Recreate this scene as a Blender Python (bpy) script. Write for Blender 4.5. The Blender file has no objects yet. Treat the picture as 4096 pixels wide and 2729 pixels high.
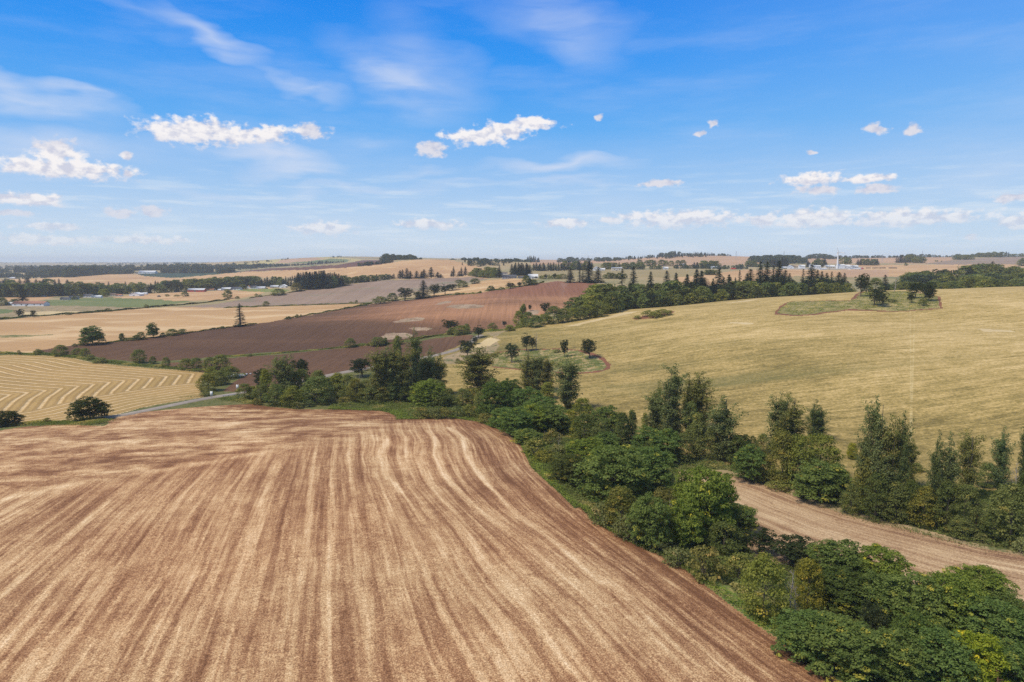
import bpy, math, random
import numpy as np
from mathutils import Vector, Matrix

# ------------------------------------------------------------------ camera, light, exposure
SC = bpy.context.scene
COL = SC.collection
CAMZ = 60.0
PITCH = math.atan(320.0 / 2730.7)
SUN_EL, SUN_AZ = math.radians(56), math.radians(238)      # azimuth clockwise from +Y (the way the camera looks)
HAZE = 9.0e-5
SUN_STRENGTH, SUN_ANGLE, SKY_STRENGTH, EXPOSURE = 3.5, math.radians(14), 0.12, 0.0

cam = bpy.data.cameras.new('camera')
cam.lens = 24; cam.sensor_width = 36; cam.clip_start = 0.5; cam.clip_end = 60000
camo = bpy.data.objects.new('camera', cam); COL.objects.link(camo)
camo.location = (0, 0, CAMZ); camo.rotation_euler = (math.pi / 2 - PITCH, 0, 0)
SC.camera = camo
SC.view_settings.view_transform = 'Standard'; SC.view_settings.look = 'None'
SC.view_settings.gamma = 1; SC.view_settings.exposure = EXPOSURE
SC.cycles.max_bounces = 6; SC.cycles.diffuse_bounces = 3; SC.cycles.transmission_bounces = 3
SC.cycles.transparent_max_bounces = 8; SC.cycles.volume_bounces = 1
SC.cycles.use_denoising = False

sun = bpy.data.lights.new('sun', 'SUN'); sun.energy = SUN_STRENGTH; sun.angle = SUN_ANGLE; sun.color = (1, .93, .80)
suno = bpy.data.objects.new('sun', sun); COL.objects.link(suno)
sdir = Vector((math.sin(SUN_AZ) * math.cos(SUN_EL), math.cos(SUN_AZ) * math.cos(SUN_EL), math.sin(SUN_EL)))
suno.rotation_euler = sdir.to_track_quat('Z', 'Y').to_euler()

# photo pixels (4096 wide) -> direction
F = 2730.7
CP, SP = math.cos(PITCH), math.sin(PITCH)
def pdir(px, py):
    xr = (px - 2048.0) / F; yu = (1364.5 - py) / F
    return xr, CP + yu * SP, -SP + yu * CP                 # x, y, z
def Vw(x, y): return x * 1.7401, y * 1.7401
def mk(ox, oy, s): return lambda x, y: (ox + x / s, oy + y / s)
Z1, Z2, Z3 = mk(0, 950, 2.0908), mk(900, 950, 2.0908), mk(1800, 950, 2.0908)
Z4, Z5 = mk(2700, 950, 3.1357), mk(3396, 950, 3.1357)
N1, N2, N3 = mk(900, 1300, 2.14), mk(1900, 1300, 2.0909), mk(2900, 1500, 1.9682)
N4, N5 = mk(2200, 1700, 1.5236), mk(3000, 2000, 2.1478)
N6, N7 = mk(0, 1600, 1.177), mk(1000, 1650, 1.4529)

# ------------------------------------------------------------------ node helpers
class NT:
    def __init__(s, tree): s.t = tree; s.n = tree.nodes; s.l = tree.links
    def put(s, sock, v):
        if v is None: return
        if isinstance(v, bpy.types.NodeSocket): s.l.new(v, sock)
        else:
            if isinstance(v, (int, float)) and sock.type in ('VECTOR', 'RGBA'):
                v = (v, v, v) if sock.type == 'VECTOR' else (v, v, v, 1)
            if sock.type == 'RGBA' and len(v) == 3: v = (*v, 1)
            sock.default_value = v
    def math(s, op, a, b=None, c=None, clamp=False):
        n = s.n.new('ShaderNodeMath'); n.operation = op; n.use_clamp = clamp
        for i, v in enumerate((a, b, c)): s.put(n.inputs[i], v)
        return n.outputs[0]
    def vm(s, op, a, b=None, c=None, out=0):
        n = s.n.new('ShaderNodeVectorMath'); n.operation = op
        for i, v in enumerate((a, b, c)):
            if v is not None: s.put(n.inputs[i], v)
        return n.outputs[out]
    def mix(s, f, a, b, mode='MIX'):
        n = s.n.new('ShaderNodeMix'); n.data_type = 'RGBA'; n.blend_type = mode; n.clamp_factor = True
        s.put(n.inputs[0], f); s.put(n.inputs[6], a); s.put(n.inputs[7], b)
        return n.outputs[2]
    def noise(s, vec, scale=1, detail=4, rough=.5, dist=0, lac=2):
        n = s.n.new('ShaderNodeTexNoise'); s.put(n.inputs['Vector'], vec)
        n.inputs['Scale'].default_value = scale; n.inputs['Detail'].default_value = detail
        n.inputs['Roughness'].default_value = rough; n.inputs['Distortion'].default_value = dist
        n.inputs['Lacunarity'].default_value = lac
        return n.outputs['Fac']
    def ramp(s, f, stops, ease=False):
        n = s.n.new('ShaderNodeValToRGB'); cr = n.color_ramp
        if ease: cr.interpolation = 'EASE'
        while len(cr.elements) < len(stops): cr.elements.new(.5)
        for e, (p, c) in zip(cr.elements, stops):
            e.position = p; e.color = (c, c, c, 1) if isinstance(c, (int, float)) else (*c, 1)
        s.put(n.inputs[0], f); return n.outputs[0]
    def mr(s, v, a, b, c=0, d=1, smooth=True):
        n = s.n.new('ShaderNodeMapRange'); n.interpolation_type = 'SMOOTHSTEP' if smooth else 'LINEAR'
        s.put(n.inputs[0], v)
        for i, k in enumerate((a, b, c, d)): n.inputs[i + 1].default_value = k
        return n.outputs[0]
    def mapping(s, vec, loc=(0, 0, 0), rot=(0, 0, 0), scale=(1, 1, 1), kind='POINT'):
        n = s.n.new('ShaderNodeMapping'); n.vector_type = kind; s.put(n.inputs[0], vec)
        n.inputs[1].default_value = loc; n.inputs[2].default_value = rot; n.inputs[3].default_value = scale
        return n.outputs[0]
    def attr(s, name, out='Fac'):
        n = s.n.new('ShaderNodeAttribute'); n.attribute_name = name; return n.outputs[out]
    def xyz(s, v):
        n = s.n.new('ShaderNodeSeparateXYZ'); s.put(n.inputs[0], v); return n.outputs
    def comb(s, x, y, z=0):
        n = s.n.new('ShaderNodeCombineXYZ')
        for i, v in enumerate((x, y, z)): s.put(n.inputs[i], v)
        return n.outputs[0]
    def bump(s, h, strength=.5, dist=.1):
        n = s.n.new('ShaderNodeBump'); n.inputs['Strength'].default_value = strength
        n.inputs['Distance'].default_value = dist; s.put(n.inputs['Height'], h); return n.outputs[0]
    def pos(s):
        return s.n.new('ShaderNodeNewGeometry').outputs['Position']

# ------------------------------------------------------------------ sky
W = bpy.data.worlds.new('World'); SC.world = W; W.use_nodes = True
W.node_tree.nodes.clear()
t = NT(W.node_tree)
sk = t.n.new('ShaderNodeTexSky'); sk.sky_type = 'NISHITA'; sk.sun_disc = False
sk.sun_elevation = SUN_EL; sk.sun_rotation = SUN_AZ; sk.altitude = 100
sk.air_density = 1.0; sk.dust_density = .6; sk.ozone_density = 2.5
tc = t.n.new('ShaderNodeTexCoord')
d = t.vm('NORMALIZE', tc.outputs['Generated'])
dx, dy, dz = t.xyz(d)
el = t.math('MULTIPLY', t.math('ARCSINE', dz), 57.29578)
az = t.math('MULTIPLY', t.math('ARCTAN2', dx, dy), 57.29578)
low = t.ramp(t.math('DIVIDE', el, 30.0, clamp=True), [(p, tuple(k / SKY_STRENGTH for k in c)) for p, c in
      [(0, (.655, .765, .87)), (.045, (.61, .745, .875)), (.177, (.395, .61, .89)), (.35, (.125, .425, .90)), (.51, (.040, .315, .89)), (.67, (.012, .238, .84)), (1, (.012, .17, .62))]])
low = t.mix(t.mr(az, 0, 38, 0, .16), low, (.5 / SKY_STRENGTH, .7 / SKY_STRENGTH, .92 / SKY_STRENGTH))
sky = t.mix(t.mr(el, 22, 50), low, t.mix(1.0, sk.outputs[0], (1.25, 1.08, .92), 'MULTIPLY'))
P = t.comb(az, el, 0)
def aev(x, y):
    a, b, c = pdir(*Vw(x, y)); n = math.sqrt(a * a + b * b + c * c)
    return math.degrees(math.atan2(a, b)), math.degrees(math.asin(c / n))
DEG = 57.29578 / 1569.0
# high thin cloud
wv = t.noise(t.mapping(P, scale=(.12, .35, 1)), 1, 3, .5)
Pc = t.vm('ADD', P, t.vm('SCALE', t.vm('SUBTRACT', t.comb(wv, wv, 0), (.5, .5, 0)), None))
Pc.node.inputs[1].links[0].from_node.inputs['Scale'].default_value = 5.0
cir = [(50, 205, 130, 17, -14, .8), (190, 232, 110, 10, -12, .35), (700, 203, 75, 17, -14, .75), (960, 195, 130, 60, -8, .62),
       (860, 165, 110, 40, -25, .45), (500, 90, 100, 20, -26, .6), (370, 42, 150, 22, -15, .35), (1270, 45, 150, 55, -22, .42),
       (930, 70, 80, 60, -50, .22), (1340, 60, 70, 80, 40, .2), (655, 358, 105, 24, -5, 1.15), (500, 345, 120, 14, -5, .4), (1290, 378, 150, 12, 2, .95),
       (670, 398, 90, 10, 0, .7), (830, 438, 190, 8, 0, .6), (1300, 420, 130, 8, 1, .55), (500, 440, 110, 7, 0, .45),
       (860, 322, 80, 12, 0, .35), (150, 320, 210, 26, -6, .4), (60, 345, 110, 34, 0, .5), (990, 388, 60, 10, 0, .4),
       (2300, 390, 130, 26, 12, .35), (1060, 425, 90, 8, 0, .4), (200, 420, 120, 8, 0, .3), (1700, 380, 90, 10, 0, .15)]
acc = None
cxx, cyy, _z = t.xyz(Pc)          # z carries the running value (scaled to nothing): it makes the clouds evaluate one after another
for cx, cy, rx, ry, rot, w in cir:
    a, e = aev(cx, cy)
    m = t.mapping(Pc if acc is None else t.comb(cxx, cyy, acc), (a, e, 0), (0, 0, math.radians(rot)), (rx * DEG * 1.45, ry * DEG * 1.7, 1e9), 'TEXTURE')
    l = t.math('MULTIPLY_ADD', t.vm('LENGTH', m, out='Value'), -w, w, clamp=True)
    acc = l if acc is None else t.math('ADD', acc, l)
streak = t.noise(t.mapping(P, rot=(0, 0, math.radians(14)), scale=(.16, .75, 1)), 1, 5, .55, .5)
cirrus = t.math('MULTIPLY', t.math('MULTIPLY', acc, 1.15), t.mr(streak, .08, .66, .22, 1.0), clamp=True)
veil = t.math('MULTIPLY', t.mr(t.noise(t.mapping(P, rot=(0, 0, math.radians(10)), scale=(.05, .28, 1)), 1, 5, .6), .42, .75), .26)
cirrus = t.math('MAXIMUM', cirrus, veil)
# low band streaks close to the horizon
hz = t.noise(t.mapping(P, scale=(.16, 1.5, 1)), 1, 5, .6)
lowf = t.math('MULTIPLY', t.mr(hz, .47, .68), t.mr(el, 9.0, 3.0, 0, .55))
# cumulus
n1 = t.noise(t.mapping(P, scale=(1.0, 1.5, 1)), 1.15, 6, .56)
Pq = t.vm('ADD', P, t.vm('MULTIPLY', t.vm('SUBTRACT', t.n.new('ShaderNodeTexNoise').outputs['Color'], (.5, .5, .5)), (1.2, .5, 0)))
nn = Pq.node.inputs[1].links[0].from_node.inputs[0].links[0].from_node.inputs[0].links[0].from_node
t.l.new(P, nn.inputs['Vector']); nn.inputs['Scale'].default_value = .9; nn.inputs['Detail'].default_value = 3
cum = [(455, 302, 95, 22), (400, 307, 46, 14), (530, 314, 50, 12), (615, 309, 46, 14), (712, 302, 34, 13), (135, 350, 36, 20), (150, 388, 105, 15),
       (80, 388, 60, 8), (292, 400, 14, 7), (290, 358, 13, 8), (1100, 316, 72, 15), (1160, 302, 56, 16), (1220, 285, 55, 11), (992, 342, 32, 13),
       (1375, 270, 10, 6), (1607, 307, 13, 5), (1640, 285, 12, 6), (2013, 296, 18, 8), (2095, 297, 14, 11), (1865, 412, 58, 11), (1995, 411, 46, 7),
       (1880, 437, 36, 9), (2018, 434, 32, 8), (1520, 422, 34, 7), (60, 458, 60, 10), (275, 490, 26, 8), (353, 488, 24, 10), (1300, 513, 54, 9),
       (1560, 503, 135, 15), (1755, 507, 30, 11), (1870, 503, 80, 17), (2090, 500, 125, 14), (2345, 508, 45, 12), (745, 525, 60, 13), (985, 515, 75, 9),
       (85, 552, 85, 9), (325, 552, 85, 7), (2235, 545, 12, 5), (1865, 350, 10, 5), (1400, 505, 25, 5), (30, 490, 30, 5), (120, 522, 50, 6), (2330, 455, 30, 8)]
mn = None; mb = None
qxx, qyy, _z = t.xyz(Pq)
for cx, cy, rx, ry in cum:
    a, e = aev(cx, cy)
    m = t.mapping(Pq if mn is None else t.comb(qxx, qyy, mn), (a, e, 0), (0, 0, 0), (rx * DEG * 1.3, ry * DEG * 1.45, 1e9), 'TEXTURE')
    l = t.vm('LENGTH', m, out='Value')
    mn = l if mn is None else t.math('MINIMUM', mn, l)
    if rx >= 44:
        m2 = t.mapping(t.comb(qxx, qyy, mn), (a, e + ry * DEG * .85, 0), (0, 0, 0), (rx * DEG * 1.7, ry * DEG * 1.9, 1e9), 'TEXTURE')
        l2 = t.vm('LENGTH', m2, out='Value'); mb = l2 if mb is None else t.math('MINIMUM', mb, l2); mn = t.math('MULTIPLY_ADD', mb, 1e-9, mn)
dens = t.math('ADD', t.math('SUBTRACT', .92, mn), t.math('MULTIPLY', t.math('SUBTRACT', n1, .5), 1.95))
cmask = t.math('MULTIPLY', t.mr(dens, -.12, .46), .96)
n2 = t.noise(t.mapping(P, loc=(0.10, -.34, 0), scale=(1.0, 1.55, 1)), 1.0, 4, .5)
shade = t.math('MULTIPLY', t.mr(t.math('SUBTRACT', n1, n2), -.16, .06, .25, 1.0, False), t.mr(mb, 1.3, .5, .5, 1.0))
S = 1.0 / SKY_STRENGTH
ccol = t.mix(shade, tuple(k * S for k in (.54, .57, .72)), tuple(k * S for k in (.97, .93, .92)))
hfade = t.mr(el, 1.0, 5.5, .45, 1.0)
sky = t.mix(t.math('MULTIPLY', cirrus, .72), sky, tuple(k * S for k in (.70, .76, .90)))
sky = t.mix(lowf, sky, tuple(k * S for k in (.74, .83, .92)))
sky = t.mix(t.math('MULTIPLY', cmask, hfade), sky, ccol)
bg = t.n.new('ShaderNodeBackground'); t.put(bg.inputs[0], sky); bg.inputs[1].default_value = SKY_STRENGTH
wo = t.n.new('ShaderNodeOutputWorld'); t.l.new(bg.outputs[0], wo.inputs[0])
W.cycles.sampling_method = 'MANUAL'; W.cycles.sample_map_resolution = 512
# ------------------------------------------------------------------ terrain heights
CPX = []
def cpz(vx, vy, z):
    a, b, c = pdir(*Vw(vx, vy)); k = (z - CAMZ) / c; CPX.append((a * k, b * k, z))
def cpd(vx, vy, D):
    a, b, c = pdir(*Vw(vx, vy)); CPX.append((a / b * D, D, CAMZ + c / b * D))
def cpw(vx, D, z):
    a, b, c = pdir(*Vw(vx, 640)); CPX.append((a / b * D, D, z))
for p in [(1177,1568,4.5),(200,1568,4),(1900,1568,2.2),(-300,1568,3),(600,1250,5),(1150,1250,5.5),(0,1250,3.5),(-600,1250,1),
          (900,1080,5.6),(1120,1060,4.8),(500,1060,4.6),(0,1060,3),(1000,978,4.6),(700,985,4.4),(300,990,2.4),(0,995,1.2),(-500,1000,0),
          (540,925,.6),(700,946,.5),(880,952,.8),(1185,1015,3.2),(1290,1115,3.4),(1400,1225,3.0),(1600,1370,2.6),
          (1330,1090,.8),(1480,1210,.2),(1300,990,-.6),(1000,925,-1.2),(750,905,-1.2),(560,900,-.6),(1500,1120,-1.2),(1750,1290,-1),(2000,1420,-1),
          (2250,1550,-1),(1750,1125,-1),(2000,1200,0),(2354,1290,1),(2354,1400,0),(1600,1090,-1.4),(2000,1120,.4),(2300,1225,1.6),(2700,1350,2),
          (1340,935,0),(1520,960,.8),(1750,1010,2),(2100,1020,3),(2354,1060,5),(1300,860,3),(1600,860,8),(1900,860,12),(2200,860,15),(2500,880,17),
          (1240,800,6.2),(1500,760,17),(1800,760,22),(2100,740,26),(2354,740,28),
          (1130,762,9.5),(1280,738,15),(1430,714,21),(1560,702,25),(1670,692,28),(1800,682,31),(1960,674,33),(2150,668.5,34.4),(2354,665.5,35),(2700,660,36),
          (302,845,-1),(100,880,-1),(100,960,-.8),(440,880,-1),(0,815,-1),(-500,815,-1),(357,832,-1),(550,870,-1),(700,850,0),(900,800,2),
          (1080,768,6.3),(1000,830,1.8),(1100,850,1),(1100,900,-.4),(300,800,0),(550,752,2),(830,704,7),(1060,678,17),(800,760,5),(1000,730,12),
          (1150,700,20),(1183,749,10),(1200,660,29),(1282,651,33),(1361,657,31),(0,737,0),(300,712,1),(550,708,2),(-500,740,0),(200,760,0),
          (700,690,6.5),(900,672,15),(1090,643,28),(850,650,18),(0,690,0),(300,680,1),(600,665,5),(0,670,1),(300,655,3),(0,640,4),(-600,650,2),
          (420,642,8),(140,640,8),(270,632,13),(450,630,15),(0,615,12),(300,612,15),(-600,615,12)]: cpz(*p)
for p in [(985,598,1900),(900,600,1900),(800,606,1900),(700,612,1950),(1060,606,1800),(1110,622,1600),(950,640,1250),(760,655,1150),(560,622,2200),
          (600,603,4500),(700,596,4500),(780,591,4500),(860,596,4700),(1210,632,1150),(1750,642,1000),(2000,642,1000),(2354,642,1000),(2700,640,1000),
          (1400,620,1450),(1923,618,1560),(2200,625,1350),(1700,618,1560),(1250,605,2300),(1400,600,2600),(1530,591,2600),(1643,588,2600),(1726,591,2600),
          (1800,598,2400),(1900,594,2800),(2100,592,2800),(2250,592,2800),(2354,590,2600),(2700,590,2600),(1180,604,3200)]: cpd(*p)
for p in [(1430,640,14),(1560,660,15),(1670,690,16),(1800,720,18),(1960,740,19),(2150,760,20),(2354,770,20),(2700,770,20),(985,2700,45),(780,7000,45),
          (0,9000,32),(600,9000,38),(1200,6000,60),(1200,12000,55),(1650,4500,60),(2354,4500,60),(1800,12000,60),(300,13000,35),(-600,9000,32),(2700,12000,60)]: cpw(*p)
CPX = np.array(CPX, float)
def warp(x, y):
    a = np.arctan2(x, y); s = np.sign(a); m = np.abs(a)
    m = np.where(m < .85, m, .85 * (1 - (m - .85) / (math.pi - .85)))
    return s * m, np.log(np.maximum(np.hypot(x, y), 60.0))
cu, cv = warp(CPX[:, 0], CPX[:, 1])
def _phi(du, dv):
    r2 = du * du + dv * dv + 1e-5
    return .5 * r2 * np.log(r2)
n = len(CPX)
A = np.zeros((n + 3, n + 3))
A[:n, :n] = _phi(cu[:, None] - cu[None], cv[:, None] - cv[None]) + np.eye(n) * 2e-4
A[:n, n] = 1; A[:n, n + 1] = cu; A[:n, n + 2] = cv; A[n:, :n] = A[:n, n:].T
Wt = np.linalg.solve(A, np.concatenate([CPX[:, 2], np.zeros(3)]))
def H(x, y):
    x = np.atleast_1d(np.asarray(x, float)); y = np.atleast_1d(np.asarray(y, float))
    sh = x.shape; x = x.ravel(); y = y.ravel(); out = np.empty(len(x))
    for i in range(0, len(x), 60000):
        u, v = warp(x[i:i + 60000], y[i:i + 60000])
        out[i:i + 60000] = _phi(u[:, None] - cu[None], v[:, None] - cv[None]) @ Wt[:-3] + Wt[-3] + Wt[-2] * u + Wt[-1] * v
    r = np.hypot(x, y); k = np.clip((r - 60) / 400, 0, 1)
    out += k * .5 * np.sin(x * .021 + 1.3) * np.sin(y * .017) + k * .25 * np.sin(x * .06 + y * .04)
    return out.reshape(sh)
_DS = np.exp(np.linspace(math.log(60), math.log(14000), 900))
def hit(px, py):
    """first point of the ground seen at a photo pixel"""
    a, b, c = pdir(px, py)
    f = CAMZ + c / b * _DS - H(a / b * _DS, _DS)
    k = np.nonzero(f <= 0)[0]
    if len(k) == 0: return None
    k = k[0]
    D = _DS[k] if k == 0 else _DS[k - 1] + (_DS[k] - _DS[k - 1]) * f[k - 1] / (f[k - 1] - f[k])
    return a / b * D, D
def hits(conv, pts, step=12):
    P = [conv(*p) for p in pts]; out = []
    for (x0, y0), (x1, y1) in zip(P[:-1], P[1:]):
        m = max(1, int(math.hypot(x1 - x0, y1 - y0) / step))
        for i in range(m):
            h = hit(x0 + (x1 - x0) * i / m, y0 + (y1 - y0) * i / m)
            if h: out.append(h)
    h = hit(*P[-1])
    if h: out.append(h)
    return np.array(out)
def h1(x, y): return float(H(x, y)[0])

# ------------------------------------------------------------------ objects, tags, materials
def tag(o, label=None, cat=None, group=None, kind=None):
    if label: o['label'] = label
    if cat: o['category'] = cat
    if group: o['group'] = group
    if kind: o['kind'] = kind
    return o
def mesh_np(name, V, Fq, mat=None, parent=None, smooth=False, fattr=None, vattr=None, mats=None, midx=None, link=True):
    """V (n,3), Fq (m,k) faces of one size"""
    me = bpy.data.meshes.new(name)
    V = np.asarray(V, np.float32); Fq = np.asarray(Fq, np.int32); m, k = Fq.shape
    me.vertices.add(len(V)); me.vertices.foreach_set('co', V.ravel())
    me.loops.add(m * k); me.loops.foreach_set('vertex_index', Fq.ravel())
    me.polygons.add(m); me.polygons.foreach_set('loop_start', np.arange(0, m * k, k, dtype=np.int32))
    try: me.polygons.foreach_set('loop_total', np.full(m, k, np.int32))
    except Exception: pass
    if smooth: me.polygons.foreach_set('use_smooth', np.ones(m, bool))
    for q in (mats or ([mat] if mat else [])): me.materials.append(q)
    if midx is not None: me.polygons.foreach_set('material_index', np.asarray(midx, np.int32))
    for dom, dd in (('FACE', fattr), ('POINT', vattr)):
        for kx, arr in (dd or {}).items():
            at = me.attributes.new(kx, 'FLOAT', dom); at.data.foreach_set('value', np.asarray(arr, np.float32))
    me.update(calc_edges=True)
    if not link: return me
    o = bpy.data.objects.new(name, me); COL.objects.link(o)
    if parent: o.parent = parent
    return o

def mat_new(name):
    m = bpy.data.materials.new(name); m.use_nodes = True; m.node_tree.nodes.clear(); return m, NT(m.node_tree)
def finish(m, t, col, rough=.9, normal=None, spec=.2):
    b = t.n.new('ShaderNodeBsdfPrincipled'); t.put(b.inputs['Base Color'], col); t.put(b.inputs['Roughness'], rough)
    b.inputs['Specular IOR Level'].default_value = spec
    if normal is not None: t.put(b.inputs['Normal'], normal)
    o = t.n.new('ShaderNodeOutputMaterial'); t.l.new(b.outputs[0], o.inputs[0]); return m

def m_field(name, a, b, c=None, scale=.02, stretch=(1, 1), rot=0, fine=.8, streak=0, rows=None, bump=.3, cth=(.52, .68)):
    """a crop or soil surface: broad drifts a<->b, patches of c, fine speckle, optional drill rows"""
    m, t = mat_new(name); P = t.pos()
    Q = t.mapping(P, rot=(0, 0, math.radians(rot)), scale=(stretch[0], stretch[1], 1))
    n1 = t.noise(Q, scale, 5, .55, .3)
    col = t.mix(t.mr(n1, .34, .66), a, b)
    if c is not None:
        n3 = t.noise(Q, scale * 2.7, 5, .6, .6); col = t.mix(t.mr(n3, *cth), col, c)
    n2 = t.noise(P, fine, 3, .75)
    if rows:
        sp, amt, rrot = rows
        R = t.mapping(P, rot=(0, 0, math.radians(rrot)), scale=(1 / sp, .02 / sp, .01))
        n4 = t.noise(R, 1.0, 2, .6, .15); col = t.mix(t.math('MULTIPLY', t.mr(n4, .35, .65), amt), col, t.mix(.5, a, (0.03, .02, .01)))
    k = t.mr(n2, .25, .75, 1 - bump * .9, 1 + bump * .75, False)
    col = t.mix(1.0, col, t.comb(k, k, k), 'MULTIPLY')
    return finish(m, t, col, .95, t.bump(n2, .35, .12))
# ------------------------------------------------------------------ ground surfaces
STRAW, STRAW2, SOIL, SOIL2 = (.70, .48, .265), (.54, .335, .168), (.275, .135, .066), (.185, .085, .042)

def m_foreground():
    m, t = mat_new('tilled_stubble'); P = t.pos()
    u = t.attr('u'); mm = t.attr('band'); e = t.attr('edge'); px, py, pz = t.xyz(P)
    wob = t.math('MULTIPLY', t.math('SUBTRACT', t.noise(P, .045, 2, .5), .5), 1.0)
    uu = t.math('ADD', u, wob)
    U = t.comb(uu, t.math('MULTIPLY', py, .022), 0)
    s1 = t.noise(U, .38, 4, .58)                               # broad straw drifts between passes
    s2 = t.noise(t.comb(uu, t.math('MULTIPLY', py, .07), 3), .95, 3, .6)
    patch = t.noise(P, .055, 5, .6)
    streak = t.math('ADD', t.math('MULTIPLY', s1, .62), t.math('MULTIPLY', s2, .38))
    streak = t.math('ADD', t.math('MULTIPLY', streak, .74), t.math('MULTIPLY', t.math('ADD', t.math('MULTIPLY', patch, .6), t.math('MULTIPLY', t.noise(P, .33, 4, .65), .4)), .34))
    # far, cross-worked part: short ragged bands lying across the slope
    C = t.mapping(P, rot=(0, 0, math.radians(9)), scale=(.035, .16, 1))
    cross = t.math('ADD', t.math('MULTIPLY', t.noise(C, 1.0, 5, .66, .5), .62), t.math('MULTIPLY', t.noise(P, .16, 5, .65), .44))
    f = t.mix(mm, t.comb(streak, streak, streak), t.comb(cross, cross, cross))
    f = t.math('MULTIPLY_ADD', t.math('SUBTRACT', t.xyz(f)[0], .54), 1.36, .55)
    edge = t.mr(t.math('ADD', e, t.math('MULTIPLY', t.math('SUBTRACT', s1, .5), 14.0)), 1.5, 18, .12, 0)   # headland is worked darker
    lines = t.math('MULTIPLY', t.mr(t.noise(t.comb(e, t.math('MULTIPLY', py, .01), 0), 1.6, 3, .6), .35, .65, -.05, .05), t.mr(e, 10, 26, 1, 0))
    f = t.math('ADD', t.math('SUBTRACT', f, edge), lines)
    f = t.math('ADD', f, t.math('MULTIPLY', t.attr('lift'), .17))
    g1 = t.noise(P, 4.5, 2, .7); g2 = t.noise(P, 1.3, 3, .7)
    f = t.math('ADD', f, t.math('MULTIPLY', t.math('SUBTRACT', g1, .5), .42))
    f = t.math('ADD', f, t.math('MULTIPLY', t.math('SUBTRACT', g2, .5), .26))
    # wheel tracks
    track = None
    for u0 in (-33.0, -47.5, -58.5, -20.5):
        q = t.mr(t.math('ABSOLUTE', t.math('SUBTRACT', u, u0)), .12, .35, 1, 0)
        track = q if track is None else t.math('MAXIMUM', track, q)
    track = t.math('MULTIPLY', track, t.mr(mm, .2, .8, 1, .3))
    f = t.math('ADD', f, t.math('MULTIPLY', track, .045))
    col = t.ramp(f, [(.36, SOIL2), (.445, SOIL), (.525, (.39, .212, .106)), (.60, STRAW2), (.70, STRAW), (.82, (.88, .67, .43))])
    tone = t.noise(P, .02, 3, .5)
    col = t.mix(t.mr(tone, .35, .7, 0, .35), col, t.mix(1, col, (1.08, .93, .88), 'MULTIPLY'))
    k = t.mr(g1, .25, .75, .60, 1.38, False); col = t.mix(1, col, t.comb(k, k, k), 'MULTIPLY')
    hh = t.math('ADD', g1, t.math('MULTIPLY', g2, .8))
    return finish(m, t, col, .95, t.bump(hh, .6, .16), .1)

def m_windrow():
    m, t = mat_new('mown_straw_windrows'); P = t.pos()
    s = t.attr('s'); nz = t.noise(P, .22, 3, .6)
    ss = t.math('ADD', s, t.math('MULTIPLY', t.math('SUBTRACT', nz, .5), .9))
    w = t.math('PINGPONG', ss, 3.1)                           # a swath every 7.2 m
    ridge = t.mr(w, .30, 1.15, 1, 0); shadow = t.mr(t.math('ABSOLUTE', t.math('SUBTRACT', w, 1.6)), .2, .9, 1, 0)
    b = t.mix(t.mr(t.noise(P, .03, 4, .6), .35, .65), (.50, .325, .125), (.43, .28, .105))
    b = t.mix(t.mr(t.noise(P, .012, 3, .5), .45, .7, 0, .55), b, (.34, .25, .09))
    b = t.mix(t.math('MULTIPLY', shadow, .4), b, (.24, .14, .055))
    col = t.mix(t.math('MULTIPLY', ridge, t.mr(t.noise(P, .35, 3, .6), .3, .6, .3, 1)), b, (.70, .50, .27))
    g = t.noise(P, 1.1, 3, .75); k = t.mr(g, .25, .75, .78, 1.2, False); col = t.mix(1, col, t.comb(k, k, k), 'MULTIPLY')
    return finish(m, t, col, .95, t.bump(t.math('ADD', t.math('MULTIPLY', ridge, 2.0), g), .6, .3), .1)

def m_darksoil(name, rows, light=1.0):
    m, t = mat_new(name); P = t.pos(); px, py, pz = t.xyz(P)
    Q = t.mapping(P, rot=(0, 0, math.radians(-18)), scale=(.3, 1, 1))
    h = t.mr(pz, 1.0, 17.0)                                    # paler, redder soil up the slope
    n1 = t.noise(Q, .014, 5, .6, .5)
    f = t.math('ADD', t.math('MULTIPLY', h, .60), t.math('MULTIPLY', t.math('SUBTRACT', n1, .42), 1.2))
    col = t.ramp(f, [(.0, (.115, .062, .035)), (.25, (.148, .080, .043)), (.48, (.25, .126, .066)), (.75, (.40, .205, .108)), (1, (.45, .24, .13))])
    top = t.mr(pz, 20.0, 26.0); col = t.mix(top, col, (.25, .115, .068))
    col = t.mix(1, col, (light, light, light), 'MULTIPLY')
    R = t.mapping(P, rot=(0, 0, math.radians(rows)), scale=(.5, .012, .01))
    r = t.mr(t.noise(R, 1, 3, .6, .2), .3, .7, .84, 1.16, False); col = t.mix(1, col, t.comb(r, r, r), 'MULTIPLY')
    g = t.noise(P, .9, 3, .8); k = t.mr(g, .25, .75, .66, 1.36, False); col = t.mix(1, col, t.comb(k, k, k), 'MULTIPLY')
    return finish(m, t, col, .95, t.bump(g, .5, .2), .1)

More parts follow.
